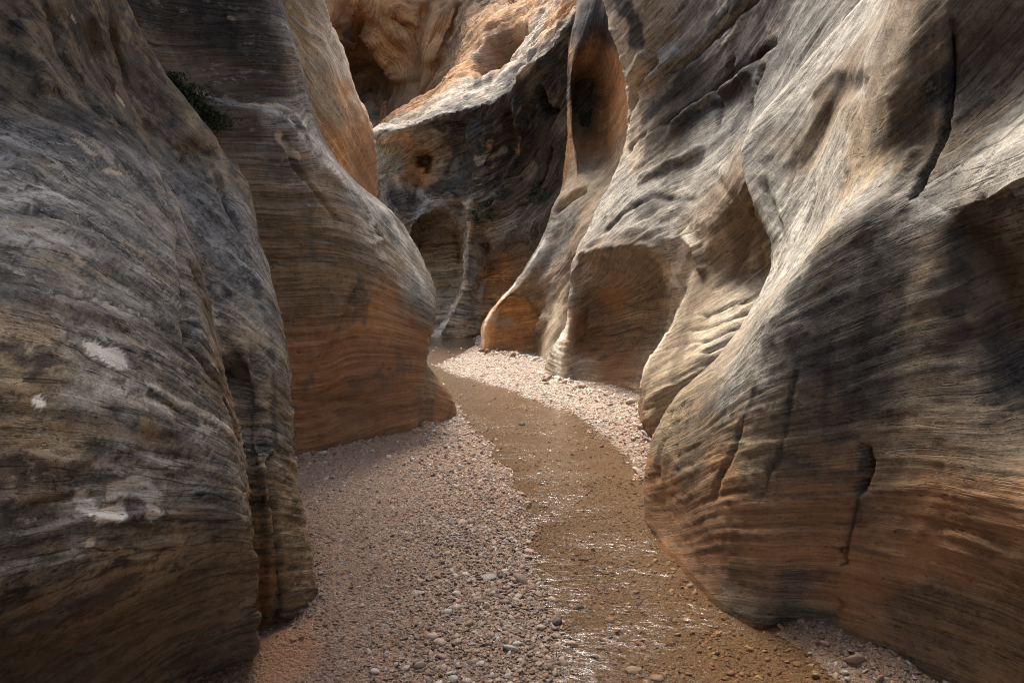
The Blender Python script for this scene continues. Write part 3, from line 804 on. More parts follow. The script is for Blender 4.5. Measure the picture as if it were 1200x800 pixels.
# ---- B
st = [
    [(350, 520), (420, 503), (492, 480)], [(345, 480), (420, 470), (500, 452)], [(345, 430), (420, 425), (500, 420)],
    [(330, 370), (400, 368), (480, 375)], [(300, 300), (360, 298), (450, 310)], [(290, 250), (360, 248), (430, 262)],
    [(180, 70), (250, 72), (330, 85)], [(175, 20), (320, 25)], [(250, 170), (340, 180)],
    [(390, 180), (420, 215), (455, 250)], [(470, 290), (490, 330)]]
B.stroke([(232, 92), (262, 112), (310, 112), (345, 130), (370, 165)], 5, .05, 1.5)
B.stroke([(330, 150), (345, 195), (370, 230), (400, 262)], 4, -.05, 1.5)
B.stroke([(165, 78), (200, 100), (232, 130), (250, 150)], 12, -.08, 2)
B.stroke([(470, 330), (430, 380), (410, 440), (400, 510)], 22, -.07, 2)
B.stroke([(400, 345), (380, 400), (365, 430)], 8, .04, 2)
B.stroke([(420, 330), (400, 380), (370, 440)], 3, -.03, 1)
B.stroke([(345, 470), (400, 470), (445, 475)], 3, -.02, 1)
B.stroke([(240, 75), (290, 78), (330, 84)], 3, -.04, 1)
B.stroke([(440, 258), (450, 280), (430, 290)], 4, .04, 1)
zB = [(180, 20, 'k', 1.5), (250, 15, 'k', 1.5), (310, 20, 'K', 1.2), (190, 60, 'b'), (250, 60, 'B'), (320, 60, 'K'), (220, 95, 'B'), (290, 95, 'B'), (345, 90, 'b'),
      (290, 150, 'B'), (250, 125, 'K'), (330, 150, 'g'), (300, 200, 'b'), (350, 210, 'b'), (390, 230, 'b'), (330, 260, 'b'), (400, 290, 'b'), (360, 340, 'b'),
      (360, 410, 'r'), (420, 420, 'r'), (480, 420, 'r'), (450, 370, 'o', .6), (470, 310, 'b'), (485, 330, 'g', 1.3), (455, 260, 'g', 1.3), (420, 230, 'g', 1.2), (430, 250, 'G', 1.3),
      (380, 180, 'G'), (360, 130, 'g'), (345, 40, 'g'), (365, 500, 'r'), (430, 490, 'r'), (480, 470, 'r'), (520, 470, 'r', 1.2), (500, 440, 'b')]
cB = finish(B, st, zB, 2, (.03, 1.0), ((.016, 9, 1.2), (.009, 26, 1.6)), (.006, 8), zn=(.18, 2), ledge=((.012, 5, 3.0, 0.0), (.006, 13, 6.0)))
cB = bands(B, cB, 14, .4, .8)
cB = blotch(B, cB, 2.5, 'K', .3, .6, .3)
for p, w, k in (([(235, 105), (300, 118), (350, 135), (385, 182), (440, 238), (472, 290), (498, 340)], 10, 'g'), ([(350, 130), (392, 180), (450, 244), (480, 300), (499, 345)], 6, 'G'), ([(328, 160), (335, 172), (347, 182)], 5, 'T'), ([(268, 20), (272, 21)], 5, 'T'), ([(290, 113), (330, 120), (352, 132)], 3, 'T')):
    cB = paint(B, cB, p, w, k, .8, .8, .2)

# ---- C (high tan spur)
zC = [(352, 20, 'y'), (365, 60, 'y'), (395, 60, 'T'), (400, 100, 'O'), (380, 120, 'y'), (420, 140, 'O'), (430, 190, 'o'), (400, 180, 'O'), (415, 120, 'T')]
cC = finish(Cc, [[(350, 60), (400, 120), (435, 190)], [(380, 20), (405, 90), (430, 140)]], zC, 3, (.08, .8), ((.05, 5, .8), (.02, 16, 1)), (.012, 5), zn=(.3, 1))
cC = bands(Cc, cC, 8, .35)

# ---- D
st = [[(380, 40), (400, 45), (410, 60)], [(420, 20), (455, 60), (460, 100)], [(500, 5), (490, 60), (470, 110)], [(540, 5), (530, 60)]]
Dd.push(432, 110, 20, 34, -.8, 20, 3)
Dd.push(398, 75, 12, 22, -1.2, 0, 3)
Dd.stroke([(428, 70), (432, 110), (436, 150)], 4, 1.0, 1)
Dd.stroke([(425, 25), (450, 45), (468, 72), (478, 100)], 7, .7, 2)
Dd.stroke([(380, 50), (400, 52), (408, 58)], 5, .5, 2)
Dd.stroke([(500, 0), (492, 50), (484, 110)], 5, -.5, 2)
Dd.stroke([(532, 0), (520, 40), (500, 80)], 5, .4, 2)
Dd.stroke([(455, 20), (480, 35), (492, 60)], 5, -.4, 2)
zD = [(425, 130, 'T', .6), (380, 20, 'o'), (400, 50, 'r'), (430, 30, 'O'), (430, 90, 'r'), (460, 60, 'O'), (480, 90, 'o'), (500, 40, 'O'), (550, 40, 'O'), (520, 10, 'o'), (440, 180, 'o')]
cD = finish(Dd, st, zD, 4, (.5, .25), ((.25, 1.2, .3), (.08, 5, .5)), (.06, 1.5), zn=(1, .4))
cD = bands(Dd, cD, 2.2, .35, .3)
cD = blotch(Dd, cD, .5, 'b', .4, .35, .3)
for p, w, k, s_ in (([(405, 85), (425, 78), (445, 95), (455, 130)], 6, 'r', .7), ([(426, 90), (430, 120), (434, 150)], 4, 'T', .8), ([(425, 25), (448, 45), (468, 75)], 6, 'O', .8), ([(500, 0), (490, 60), (472, 110)], 3, 'b', .5),
                    ([(520, 0), (505, 50)], 3, 'b', .4), ([(405, 30), (412, 55)], 6, 'K', .6), ([(540, 10), (560, 30)], 5, 'r', .5)):
    cD = paint(Dd, cD, p, w, k, s_, .8, .3)

# ---- E
st = [[(450, 205), (500, 188), (560, 165), (640, 90)], [(500, 235), (560, 215), (630, 170)], [(450, 175), (470, 168)],
      [(505, 380), (540, 374)], [(505, 340), (535, 335)], [(560, 375), (600, 370)], [(500, 140), (560, 115), (620, 70)],
      [(540, 100), (590, 60), (630, 15)], [(480, 120), (520, 100)]]
E.push(584, 58, 22, 36, -3.0, -30, 6)
E.stroke([(530, 140), (540, 165), (535, 185)], 10, -.5, 2)
E.stroke([(570, 130), (574, 165), (572, 200)], 3, .3, 1)
E.stroke([(608, 110), (612, 150), (608, 200)], 4, .35, 1.5)
E.stroke([(590, 125), (595, 160), (592, 190)], 8, -.35, 2)
E.stroke([(630, 100), (640, 130), (655, 135)], 6, -.4, 2)
E.stroke([(625, 150), (600, 195), (585, 235), (560, 255)], 4, .25, 1.5)
E.stroke([(650, 170), (630, 215), (605, 250)], 5, -.25, 1.5)
E.stroke([(500, 235), (530, 232), (546, 240)], 4, .25, 1)
E.stroke([(455, 205), (470, 215), (490, 205), (505, 212)], 6, .3, 1.5)
zE = [(420, 60, 'O'), (455, 148, 'T', 1.2), (520, 120, 'T'), (480, 110, 'O'), (540, 80, 'O'), (600, 20, 'O'), (585, 55, 'o'), (570, 95, 'T'), (630, 30, 'T'), (610, 70, 'T', .8), (650, 5, 'O'),
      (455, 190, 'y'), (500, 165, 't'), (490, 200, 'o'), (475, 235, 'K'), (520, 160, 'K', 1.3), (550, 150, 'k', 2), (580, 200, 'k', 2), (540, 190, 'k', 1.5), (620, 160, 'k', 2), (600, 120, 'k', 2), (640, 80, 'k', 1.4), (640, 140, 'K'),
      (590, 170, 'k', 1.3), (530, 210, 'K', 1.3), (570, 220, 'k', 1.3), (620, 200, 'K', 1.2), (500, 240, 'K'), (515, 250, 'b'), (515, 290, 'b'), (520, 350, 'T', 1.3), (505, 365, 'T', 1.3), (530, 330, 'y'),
      (540, 352, 'T', 1.4), (560, 375, 'O', 1.2), (546, 320, 'T', 1.0), (525, 380, 'T'), (555, 300, 'g'), (560, 260, 'b'), (545, 270, 'b'), (556, 360, 'T', 1.2), (580, 285, 'g'), (580, 335, 'O', 1.2), (572, 355, 'O', 1.3), (570, 378, 'O', 1.2), (610, 270, 'g')]  # lower alcove stone lightened with tan and orange to look lit
cE = finish(E, st, zE, 5, (.14, .7), ((.11, 2.6, .7), (.06, 7, 1.2)), (.05, 3.2), zn=(.4, .8), ledge=((.04, 1.7, 3.0), (.02, 4, 6.0)))
cE = bands(E, cE, 4, .3, .4)
cE = blotch(E, cE, 1.2, 'g', .25, .5, .3, 5)
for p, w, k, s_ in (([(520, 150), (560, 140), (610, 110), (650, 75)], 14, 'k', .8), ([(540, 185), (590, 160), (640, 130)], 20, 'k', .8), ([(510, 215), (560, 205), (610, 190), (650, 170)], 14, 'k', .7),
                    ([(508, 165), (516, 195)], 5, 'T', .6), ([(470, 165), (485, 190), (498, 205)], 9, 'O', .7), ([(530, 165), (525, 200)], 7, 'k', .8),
                    ([(572, 140), (573, 175)], 3, 'O', .6), ([(610, 130), (606, 180)], 3, 'O', .6), ([(500, 235), (540, 238)], 5, 'G', .6), ([(560, 190), (590, 178)], 5, 'G', .5), ([(600, 215), (625, 195)], 6, 'g', .7),
                    ([(549, 262), (549, 300), (543, 335), (530, 365), (514, 388)], 3, 'T', .6), ([(590, 300), (572, 335), (562, 385)], 3.5, 'T', .8), ([(470, 215), (485, 225), (495, 240)], 6, 'g', .8),
                    ([(578, 76), (588, 45)], 13, 'r', .8), ([(440, 157), (480, 143), (530, 130), (580, 104)], 4, 'G', .8)):
    cE = paint(E, cE, p, w, k, s_, .8, .3)

# ---- F
st = [[(570, 400), (600, 395), (640, 385)], [(575, 370), (620, 365)], [(620, 320), (660, 290), (700, 250)], [(690, 170), (725, 150)], [(690, 110), (722, 90)], [(640, 420), (660, 395)]]
F.stroke([(600, 338), (625, 352), (640, 375), (630, 400)], 5, .12, 1)
F.stroke([(590, 365), (612, 372)], 11, -.18, 1)
F.stroke([(650, 250), (665, 232), (690, 222)], 5, -.15, 1)
zF = [(570, 400, 'O'), (600, 400, 'O'), (600, 370, 'O'), (625, 390, 'y'), (640, 340, 'b'), (620, 330, 'b'), (640, 290, 'g'), (670, 280, 'b'), (665, 250, 'g'), (690, 240, 'y'), (650, 380, 'T'), (645, 420, 'T', 1.5),
      (715, 250, 'b'), (690, 300, 'b'), (668, 100, 'K', 1.2), (680, 120, 'b'), (705, 90, 'O', 1.6), (712, 140, 'O', 1.6), (722, 110, 'O', 1.6), (718, 70, 'O', 1.2), (700, 170, 'O', 1.2), (705, 190, 'y'), (690, 20, 'k', 1.3), (675, 30, 'K'), (715, 30, 'k', 1.3), (680, 220, 't')]
cF = finish(F, st, zF, 6, (.05, .9), ((.014, 5, .8), (.012, 14, 1.2)), (.012, 5), zn=(.3, 1), ledge=((.012, 4, 3.0), (.006, 9, 6.0)))
cF = bands(F, cF, 6, .3, .5)
for p, w, k, s_ in (([(563, 410), (568, 378), (604, 330), (638, 282)], 4, 'w', .7), ([(600, 350), (628, 362), (634, 395)], 6, 'B', .6), ([(632, 415), (628, 395)], 9, 'B', .7), ([(582, 372), (596, 378)], 8, 'T', .6),
                    ([(610, 320), (640, 300), (670, 262)], 9, 'K', .6), ([(645, 345), (660, 310)], 10, 'K', .4)):
    cF = paint(F, cF, p, w, k, s_, .7, .3)

# ---- G
st = [[(660, 442), (700, 448), (742, 452)], [(672, 405), (720, 402), (770, 385)], [(680, 350), (720, 345), (770, 340)],
      [(682, 285), (740, 240), (800, 222), (850, 200)], [(742, 205), (800, 172), (860, 125)], [(742, 160), (800, 112), (860, 55)], [(750, 100), (800, 50), (840, 8)],
      [(860, 150), (910, 90), (960, 20)], [(762, 445), (800, 428), (850, 402)], [(795, 385), (845, 365), (890, 340)], [(815, 345), (860, 335), (890, 300)],
      [(760, 480), (800, 455)], [(800, 260), (850, 255)]]
Gm.stroke([(672, 302), (706, 292), (740, 288), (780, 290)], 5, .06, 1)
Gm.stroke([(700, 225), (688, 262), (672, 300)], 4, -.06, 1)
Gm.stroke([(735, 150), (745, 100), (775, 70)], 5, -.12, 1.5)
Gm.stroke([(742, 125), (800, 75), (850, 30), (900, -15)], 5, -.11, 2, False)
Gm.stroke([(738, 175), (790, 138), (850, 95), (905, 50)], 4.5, -.08, 2, False)
Gm.stroke([(760, 60), (740, 100)], 8, .1, 1.5)
Gm.stroke([(745, 210), (790, 190), (830, 175)], 7, .1, 2)
Gm.stroke([(700, 275), (730, 250), (765, 232), (820, 235)], 5, -.05, 2)
Gm.stroke([(885, 225), (903, 255), (906, 300), (895, 345)], 4, -.06, 1)
Gm.stroke([(875, 235), (890, 270), (892, 310), (875, 345)], 4, -.06, 1)
Gm.stroke([(895, 70), (880, 120), (868, 165)], 6, -.06, 1.5)
Gm.stroke([(860, 60), (845, 110), (840, 160)], 5, -.1, 1.5)
Gm.stroke([(830, 200), (865, 235), (878, 280), (862, 320), (830, 345)], 6, -.03, 1.5)
Gm.stroke([(800, 272), (820, 290), (826, 325)], 6, .08, 1)
Gm.stroke([(760, 100), (800, 60)], 9, .12, 2)
Gm.stroke([(780, 155), (840, 115), (890, 80)], 9, .13, 2)
for k in range(7):
    y0 = 372 + k * 14
    Gm.stroke([(775 + k * -2, y0 + 14), (830, y0 - 2), (885, y0 - 22)], 3, -.05, 1.0)
zG = [(645, 400, 'T', 1.3), (668, 330, 'G', 1.3), (662, 420, 'T'), (690, 400, 'o', 1.2), (720, 430, 'o', 1.2), (740, 380, 't', 1.2), (720, 350, 'o'), (700, 370, 'y'), (700, 310, 'b'), (770, 330, 'b', 1.2), (760, 300, 'b'),
      (700, 250, 'G', 1.3), (730, 210, 'G', 1.3), (740, 240, 'G'), (760, 230, 'K', .7), (780, 270, 'G'), (735, 150, 'T'), (740, 90, 'T', 1.2), (725, 50, 'T'), (760, 40, 't'), (750, 180, 'T'), (790, 150, 'K'),
      (770, 165, 'b'), (820, 100, 'K', 1.2), (860, 90, 'k'), (800, 60, 'g'), (840, 30, 'g'), (880, 40, 'g'), (850, 150, 'g'), (830, 180, 'G'), (920, 60, 'g'), (900, 110, 'g'),
      (790, 340, 'T', 1.2), (765, 400, 'T'), (810, 300, 'T', 1.2), (840, 230, 'b'), (870, 260, 'b'), (850, 300, 't'), (820, 350, 'b'), (790, 400, 'b'), (850, 380, 'T'), (830, 420, 'T'), (800, 440, 'y'),
      (760, 450, 'b'), (752, 500, 'r', 1.3), (775, 470, 'y'), (895, 300, 't'), (880, 350, 'T')]
cG = finish(Gm, st, zG, 7, (.04, 1.1), ((.014, 7, 1.0), (.010, 20, 1.4)), (.007, 7), zn=(.2, 1.6), ledge=((.022, 4.5, 3.0), (.010, 10, 6.0)))
cG = bands(Gm, cG, 9, .28, .6)
cG = blotch(Gm, cG, 2.0, 'K', .32, .5, .3, 9)

for p, w, k, s_ in (([(880, 105), (925, 58), (965, 12)], 12, 'K', .8), ([(835, 25), (862, 0)], 9, 'k', .8), ([(820, 125), (870, 80), (910, 30)], 4, 'T', .7), ([(862, 150), (880, 110)], 9, 'k', .6), ([(757, 135), (805, 88), (860, 38), (890, 5)], 8, 'K', .9), ([(790, 158), (845, 112), (900, 62)], 13, 'k', .75), ([(742, 192), (744, 150), (738, 100), (727, 62)], 9, 'T', .9),
                    ([(765, 168), (790, 160)], 13, 'B', .8), ([(700, 243), (750, 218), (850, 192)], 9, 'G', .9), ([(722, 0), (742, 25), (748, 48)], 12, 'k', .9), ([(780, 60), (830, 20), (850, 0)], 7, 'G', .8),
                    ([(775, 110), (830, 65), (880, 22)], 3.5, 'G', .9), ([(742, 240), (775, 235), (800, 240)], 10, 'K', .7), ([(690, 275), (740, 262), (790, 262)], 6, 'G', .9),
                    ([(800, 285), (790, 330), (775, 385), (755, 425)], 8, 'w', .5), ([(850, 245), (872, 280), (868, 320)], 14, 'b', .7), ([(655, 440), (650, 410), (664, 375)], 8, 'w', .5),
                    ([(812, 355), (800, 400), (790, 440)], 8, 'B', .6)):
    cG = paint(Gm, cG, p, w, k, s_, .7, .3)

# ---- I
st = [[(768, 565), (850, 552), (950, 525), (1100, 475), (1190, 445)], [(775, 505), (850, 495), (930, 480), (1050, 450), (1190, 400)],
      [(790, 655), (880, 642), (1000, 642), (1100, 662), (1190, 700)], [(780, 600), (900, 592), (1000, 590), (1190, 592)],
      [(860, 715), (940, 708), (1000, 722), (1090, 770)], [(905, 335), (940, 260), (975, 180)], [(880, 395), (930, 325), (985, 260)], [(850, 430), (900, 375)],
      [(1000, 330), (1100, 300), (1190, 280)], [(880, 440), (960, 425), (1050, 400)], [(1065, 260), (1120, 195), (1190, 120)], [(1115, 120), (1190, 40)],
      [(1000, 190), (1060, 130)], [(930, 115), (985, 55)], [(1030, 60), (1090, 20)], [(960, 300), (1050, 280)]]
I.stroke([(1115, 20), (1112, 90), (1104, 160), (1082, 205), (1062, 240)], 5, -.07, 1)
I.stroke([(1010, 518), (1019, 540), (1014, 565), (1004, 582)], 4.5, -.07, .6)
I.stroke([(1002, 590), (990, 640), (986, 662)], 2.5, -.03, .6)
I.stroke([(986, 645), (988, 662)], 4, -.04, .5)
I.stroke([(872, 490), (860, 530), (846, 560), (835, 590)], 4, -.025, 1)
I.stroke([(905, 545), (888, 590)], 3, -.015, 1)
I.stroke([(935, 430), (922, 500), (905, 560)], 3, -.01, 1)
I.stroke([(790, 475), (775, 520), (768, 570)], 5, -.03, 1)
I.stroke([(800, 465), (790, 500), (795, 545)], 4, -.02, 1)
I.stroke([(980, 700), (965, 735)], 12, -.03, 1)
I.stroke([(975, 100), (995, 96), (1012, 112)], 16, -.05, 1)
I.stroke([(950, 118), (980, 84), (1010, 84)], 7, .025, 1)
I.stroke([(1000, 290), (1060, 200), (1075, 170)], 10, .03, 2)
I.stroke([(1150, 245), (1190, 235)], 10, -.06, 2)
I.stroke([(890, 205), (910, 260), (912, 320)], 5, -.06, 1.5)
for k, (a, b) in enumerate([((905, 300), (940, 180)), ((925, 320), (960, 200)), ((945, 300), (975, 215)), ((960, 280), (990, 200)), ((915, 250), (935, 160)), ((890, 370), (930, 290)), ((975, 262), (1005, 185))]):
    I.stroke([a, ((a[0] + b[0]) / 2 + 3, (a[1] + b[1]) / 2), b], 2.4, -.03 if k % 2 else -.02, 1.5)
zI = [(780, 500, 'y'), (770, 560, 'o'), (790, 620, 'o', 1.2), (830, 670, 'r'), (870, 700, 'b'), (850, 560, 'o'), (880, 620, 'o'), (830, 500, 'b'), (860, 450, 'g'), (900, 480, 'b'), (880, 540, 'y'),
      (950, 600, 'o', 1.2), (1000, 680, 'o', 1.2), (940, 700, 'b'), (1080, 720, 'b'), (1080, 620, 'o'), (1180, 600, 'o'), (1180, 700, 'b'), (1150, 500, 'b'), (1050, 520, 'b'), (950, 500, 'b'),
      (950, 400, 'K'), (1000, 420, 'K', 1.2), (1020, 330, 'K', 1.2), (970, 330, 'b'), (1100, 400, 'B'), (1080, 320, 'b'), (1180, 350, 'b', 1.2), (1150, 300, 'B', 1.0), (1140, 270, 'B'), (1180, 450, 'K'),
      (880, 400, 'G', 1.4), (860, 425, 'G', 1.3), (915, 330, 'G', 1.4), (930, 260, 'G', 1.4), (950, 180, 'T', 1.1), (965, 250, 'G', 1.4), (945, 220, 'G', 1.4), (900, 200, 'G'), (920, 120, 'G'), (970, 60, 'G'), (985, 105, 'b'), (1000, 200, 't'), (1020, 220, 'G'),
      (1040, 60, 'b'), (1060, 130, 'b'), (1080, 80, 'b'), (1030, 160, 'y'), (1070, 190, 'b'), (1105, 120, 'k'), (1140, 60, 'b'), (1180, 30, 'b'), (1150, 150, 'g'), (1180, 110, 'g'), (1100, 230, 'g'), (1160, 210, 'G'), (1190, 190, 'G')]
cI = finish(I, st, zI, 8, (.012, 2.0), ((.005, 16, 1.2), (.0045, 44, 2.2)), (.003, 16), zn=(.12, 3), ledge=((.008, 8, 2.0, 0.0), (.0045, 20, 5.0)))
cI = bands(I, cI, 16, .28, .9)
cI = blotch(I, cI, 3.5, 'K', .3, .55, .25, 18)
for p, w in (([(1035, 260), (1022, 340), (1008, 430), (1000, 520)], 9), ([(975, 380), (968, 450), (962, 540)], 6), ([(935, 430), (920, 510), (890, 590)], 4), ([(885, 450), (868, 520), (848, 580)], 4),
             ([(1120, 280), (1122, 360), (1118, 460)], 12), ([(1060, 300), (1050, 420)], 8), ([(1012, 520), (1008, 640)], 4), ([(810, 470), (800, 540)], 3)):
    cI = paint(I, cI, p, w, 'k', .65, .9, .5, True)

cI = paint(I, cI, [(1012, 520), (1019, 542), (1014, 565), (1005, 582)], 3.5, 'k', .85, .5, .3)
cI = paint(I, cI, [(1004, 585), (992, 640), (987, 662)], 1.8, 'k', .85, .5, .3)
cI = paint(I, cI, [(1115, 20), (1112, 90), (1104, 160), (1082, 205), (1062, 240)], 3, 'k', .85, .5, .3)
cI = paint(I, cI, [(872, 490), (860, 530), (847, 560)], 2, 'k', .85, .5, .3)
cI = paint(I, cI, [(905, 545), (890, 588)], 2.5, 'k', .85, .5, .3)
cI = paint(I, cI, [(985, 645), (988, 660)], 3, 'k', .85, .5, .3)
for p, w, k, s_ in (([(900, 395), (932, 348), (968, 302), (1005, 262), (1050, 250)], 15, 'K', .85), ([(930, 420), (1000, 330), (1060, 300)], 26, 'K', .6), ([(985, 105), (1000, 140), (1005, 170)], 16, 'b', .8),  # lit ridge crests and dim faces around them painted into the rock colour
                    ([(975, 92), (1000, 92)], 9, 'k', .7), ([(1030, 60), (1060, 150), (1070, 190)], 22, 'B', .55), ([(905, 345), (950, 270), (1000, 215)], 12, 'G', .8), ([(1130, 190), (1165, 178), (1200, 165)], 9, 'G', .8),
                    ([(1140, 40), (1150, 120)], 26, 'B', .5), ([(1130, 165), (1170, 120), (1200, 85)], 26, 'b', .7), ([(1160, 60), (1195, 30)], 30, 'B', .6)):
    cI = paint(I, cI, p, w, k, s_, .8, .4)

m_left = rock_material('sandstone_left', 46, 4.2, 80, .012, .8)
m_near = rock_material('sandstone_near', 75, 3.0, 80, .010, .72)
m_mid = rock_material('sandstone_middle', 40, 1.2, 36, .017, .62)
m_far = rock_material('sandstone_far', 14, .7, 15, .055, .7)


def lich(r, pts, base=0.0):
    l = np.full(r.V.shape[:2], float(base))
    for x, y, rad, v in pts:
        a = r.at(x, y)
        d = np.linalg.norm(r.V - a, axis=-1) * FPX / a[1]
        l = np.maximum(l, v * np.exp(-(d / rad) ** 2))
    return l


for nm, r, c, m, li, lab in (
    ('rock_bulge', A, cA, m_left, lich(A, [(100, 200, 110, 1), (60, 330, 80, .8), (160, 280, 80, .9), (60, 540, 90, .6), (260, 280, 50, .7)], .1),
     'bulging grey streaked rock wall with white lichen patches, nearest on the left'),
    ('rock_buttress', B, cB, m_mid, lich(B, [(350, 190, 70, .7), (440, 250, 40, 1), (480, 310, 30, 1), (340, 290, 50, .7), (250, 60, 80, .5), (350, 140, 40, 1)], .05),
     'brown rock buttress with a dark varnished top and rust red foot beyond the grey bulge'),
    ('rock_spur', Cc, cC, m_mid, lich(Cc, [(360, 60, 40, .8)], 0), 'high tan rock spur with a pale edge rising behind the brown buttress'),
    ('cliff', Dd, cD, m_far, lich(Dd, [], 0), 'glowing orange cliff with a shadowed hollow at the end of the canyon'),
    ('black_cliff', E, cE, m_far, lich(E, [(560, 220, 60, .5)], .1), 'black stained far rock wall with pale overhanging ledge above dark arched alcoves'),
    ('rock_fin', F, cF, m_mid, lich(F, [], .1), 'thin curved rock fin with an orange scooped face, between the alcoves and the big hollow'),
    ('rock_fin', Gm, cG, m_mid, lich(Gm, [(740, 230, 60, .7)], .05), 'sunlit grey and tan rock fin with a large orange alcove at its foot'),
    ('rock_outcrop', I, cI, m_near, lich(I, [(1050, 100, 90, .3)], .03), 'huge layered brown rock wall with a cracked face, nearest on the right'),
):
    cat = 'cliff' if nm == 'cliff' else 'rock wall'
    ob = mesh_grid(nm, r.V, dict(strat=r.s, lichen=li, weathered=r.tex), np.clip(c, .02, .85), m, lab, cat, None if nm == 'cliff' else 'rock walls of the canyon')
    ob['kind'] = 'thing'

# ================================================================== GROUND, STREAM, GRAVEL
_sh = [(820, 655, 990), (800, 655, 975), (750, 655, 935), (700, 640, 880), (650, 628, 840), (600, 615, 800), (570, 602, 768), (545, 590, 742), (520, 572, 715), (500, 552, 692),
       (480, 535, 652), (462, 522, 606), (450, 512, 572), (438, 500, 530), (428, 488, 512), (415, 496, 540), (402, 498, 560), (392, 485, 556), (385, 470, 550)]
_sy = np.array([GP(600, a)[1] for a, b, c in _sh])
_sl = np.array([GP(b, a)[0] for a, b, c in _sh])
_sr = np.array([GP(c, a)[0] for a, b, c in _sh])


def bank(x, y):
    """signed distance-like value: > 0 on the banks, < 0 in the stream"""
    l = np.interp(y, _sy, _sl)
    r = np.interp(y, _sy, _sr)
    d = np.maximum(l - x, x - r)
    p = np.stack([x, y, x * 0], -1)
    return d + .07 * fbm(p * 2.2, 4) * np.clip(y / 4, .6, 2)


_feet = [np.array([GP(a, b)[:2] for a, b in l]) for l in (
    [(352, 552), (400, 538), (470, 519), (494, 512), (502, 494), (534, 485)],
    [(300, 790), (330, 778), (366, 764), (374, 700), (366, 640)],
    [(940, 744), (1000, 765), (1080, 802), (1180, 850)],
    [(634, 446), (660, 454), (700, 468), (746, 482), (750, 520)],
    [(563, 415), (600, 420), (634, 428)])]


def height(x, y):
    d = bank(x, y)
    p = np.stack([x, y, x * 0 + 3], -1)
    h = -.028 + .058 * smooth(d, -.16, .22) + .035 * smooth(d, .2, 1.2)
    for bl in _feet:                                       # sand and gravel banked against the rock
        e = np.full(np.shape(x), 1e9)
        for a, b in zip(bl[:-1], bl[1:]):
            ab = b - a
            t = np.clip(((x - a[0]) * ab[0] + (y - a[1]) * ab[1]) / (ab @ ab), 0, 1)
            e = np.minimum(e, np.hypot(x - a[0] - ab[0] * t, y - a[1] - ab[1] * t))
        h = h + (.045 + .03 * perlin(p * 4)) * np.exp(-(e / (.10 + .03 * perlin(p * 3 + 7))) ** 2)
    return h + .010 * fbm(p * 3, 4) + .012 * fbm(p * .7 + 5, 2)


ys = np.concatenate([np.linspace(-7, 1.8, 30), 1.8 + (np.linspace(0, 1, 620) ** 1.9) * 32])
ys = np.unique(ys)
xs = np.linspace(-1, 1, 260)
XX, YY = np.meshgrid(xs, ys)
XX = .3 + np.sign(XX) * np.abs(XX) ** 1.6 * (5 + .35 * np.maximum(YY, 0))
G0 = np.stack([XX, YY, height(XX, YY)], -1)
dd = bank(XX, YY)
wet = 1 - smooth(dd, -.02, .12)
_sc = GP(332, 792)
sand = np.exp(-(((XX - _sc[0]) / .13) ** 2 + ((YY - _sc[1]) / .22) ** 2) ** 2)


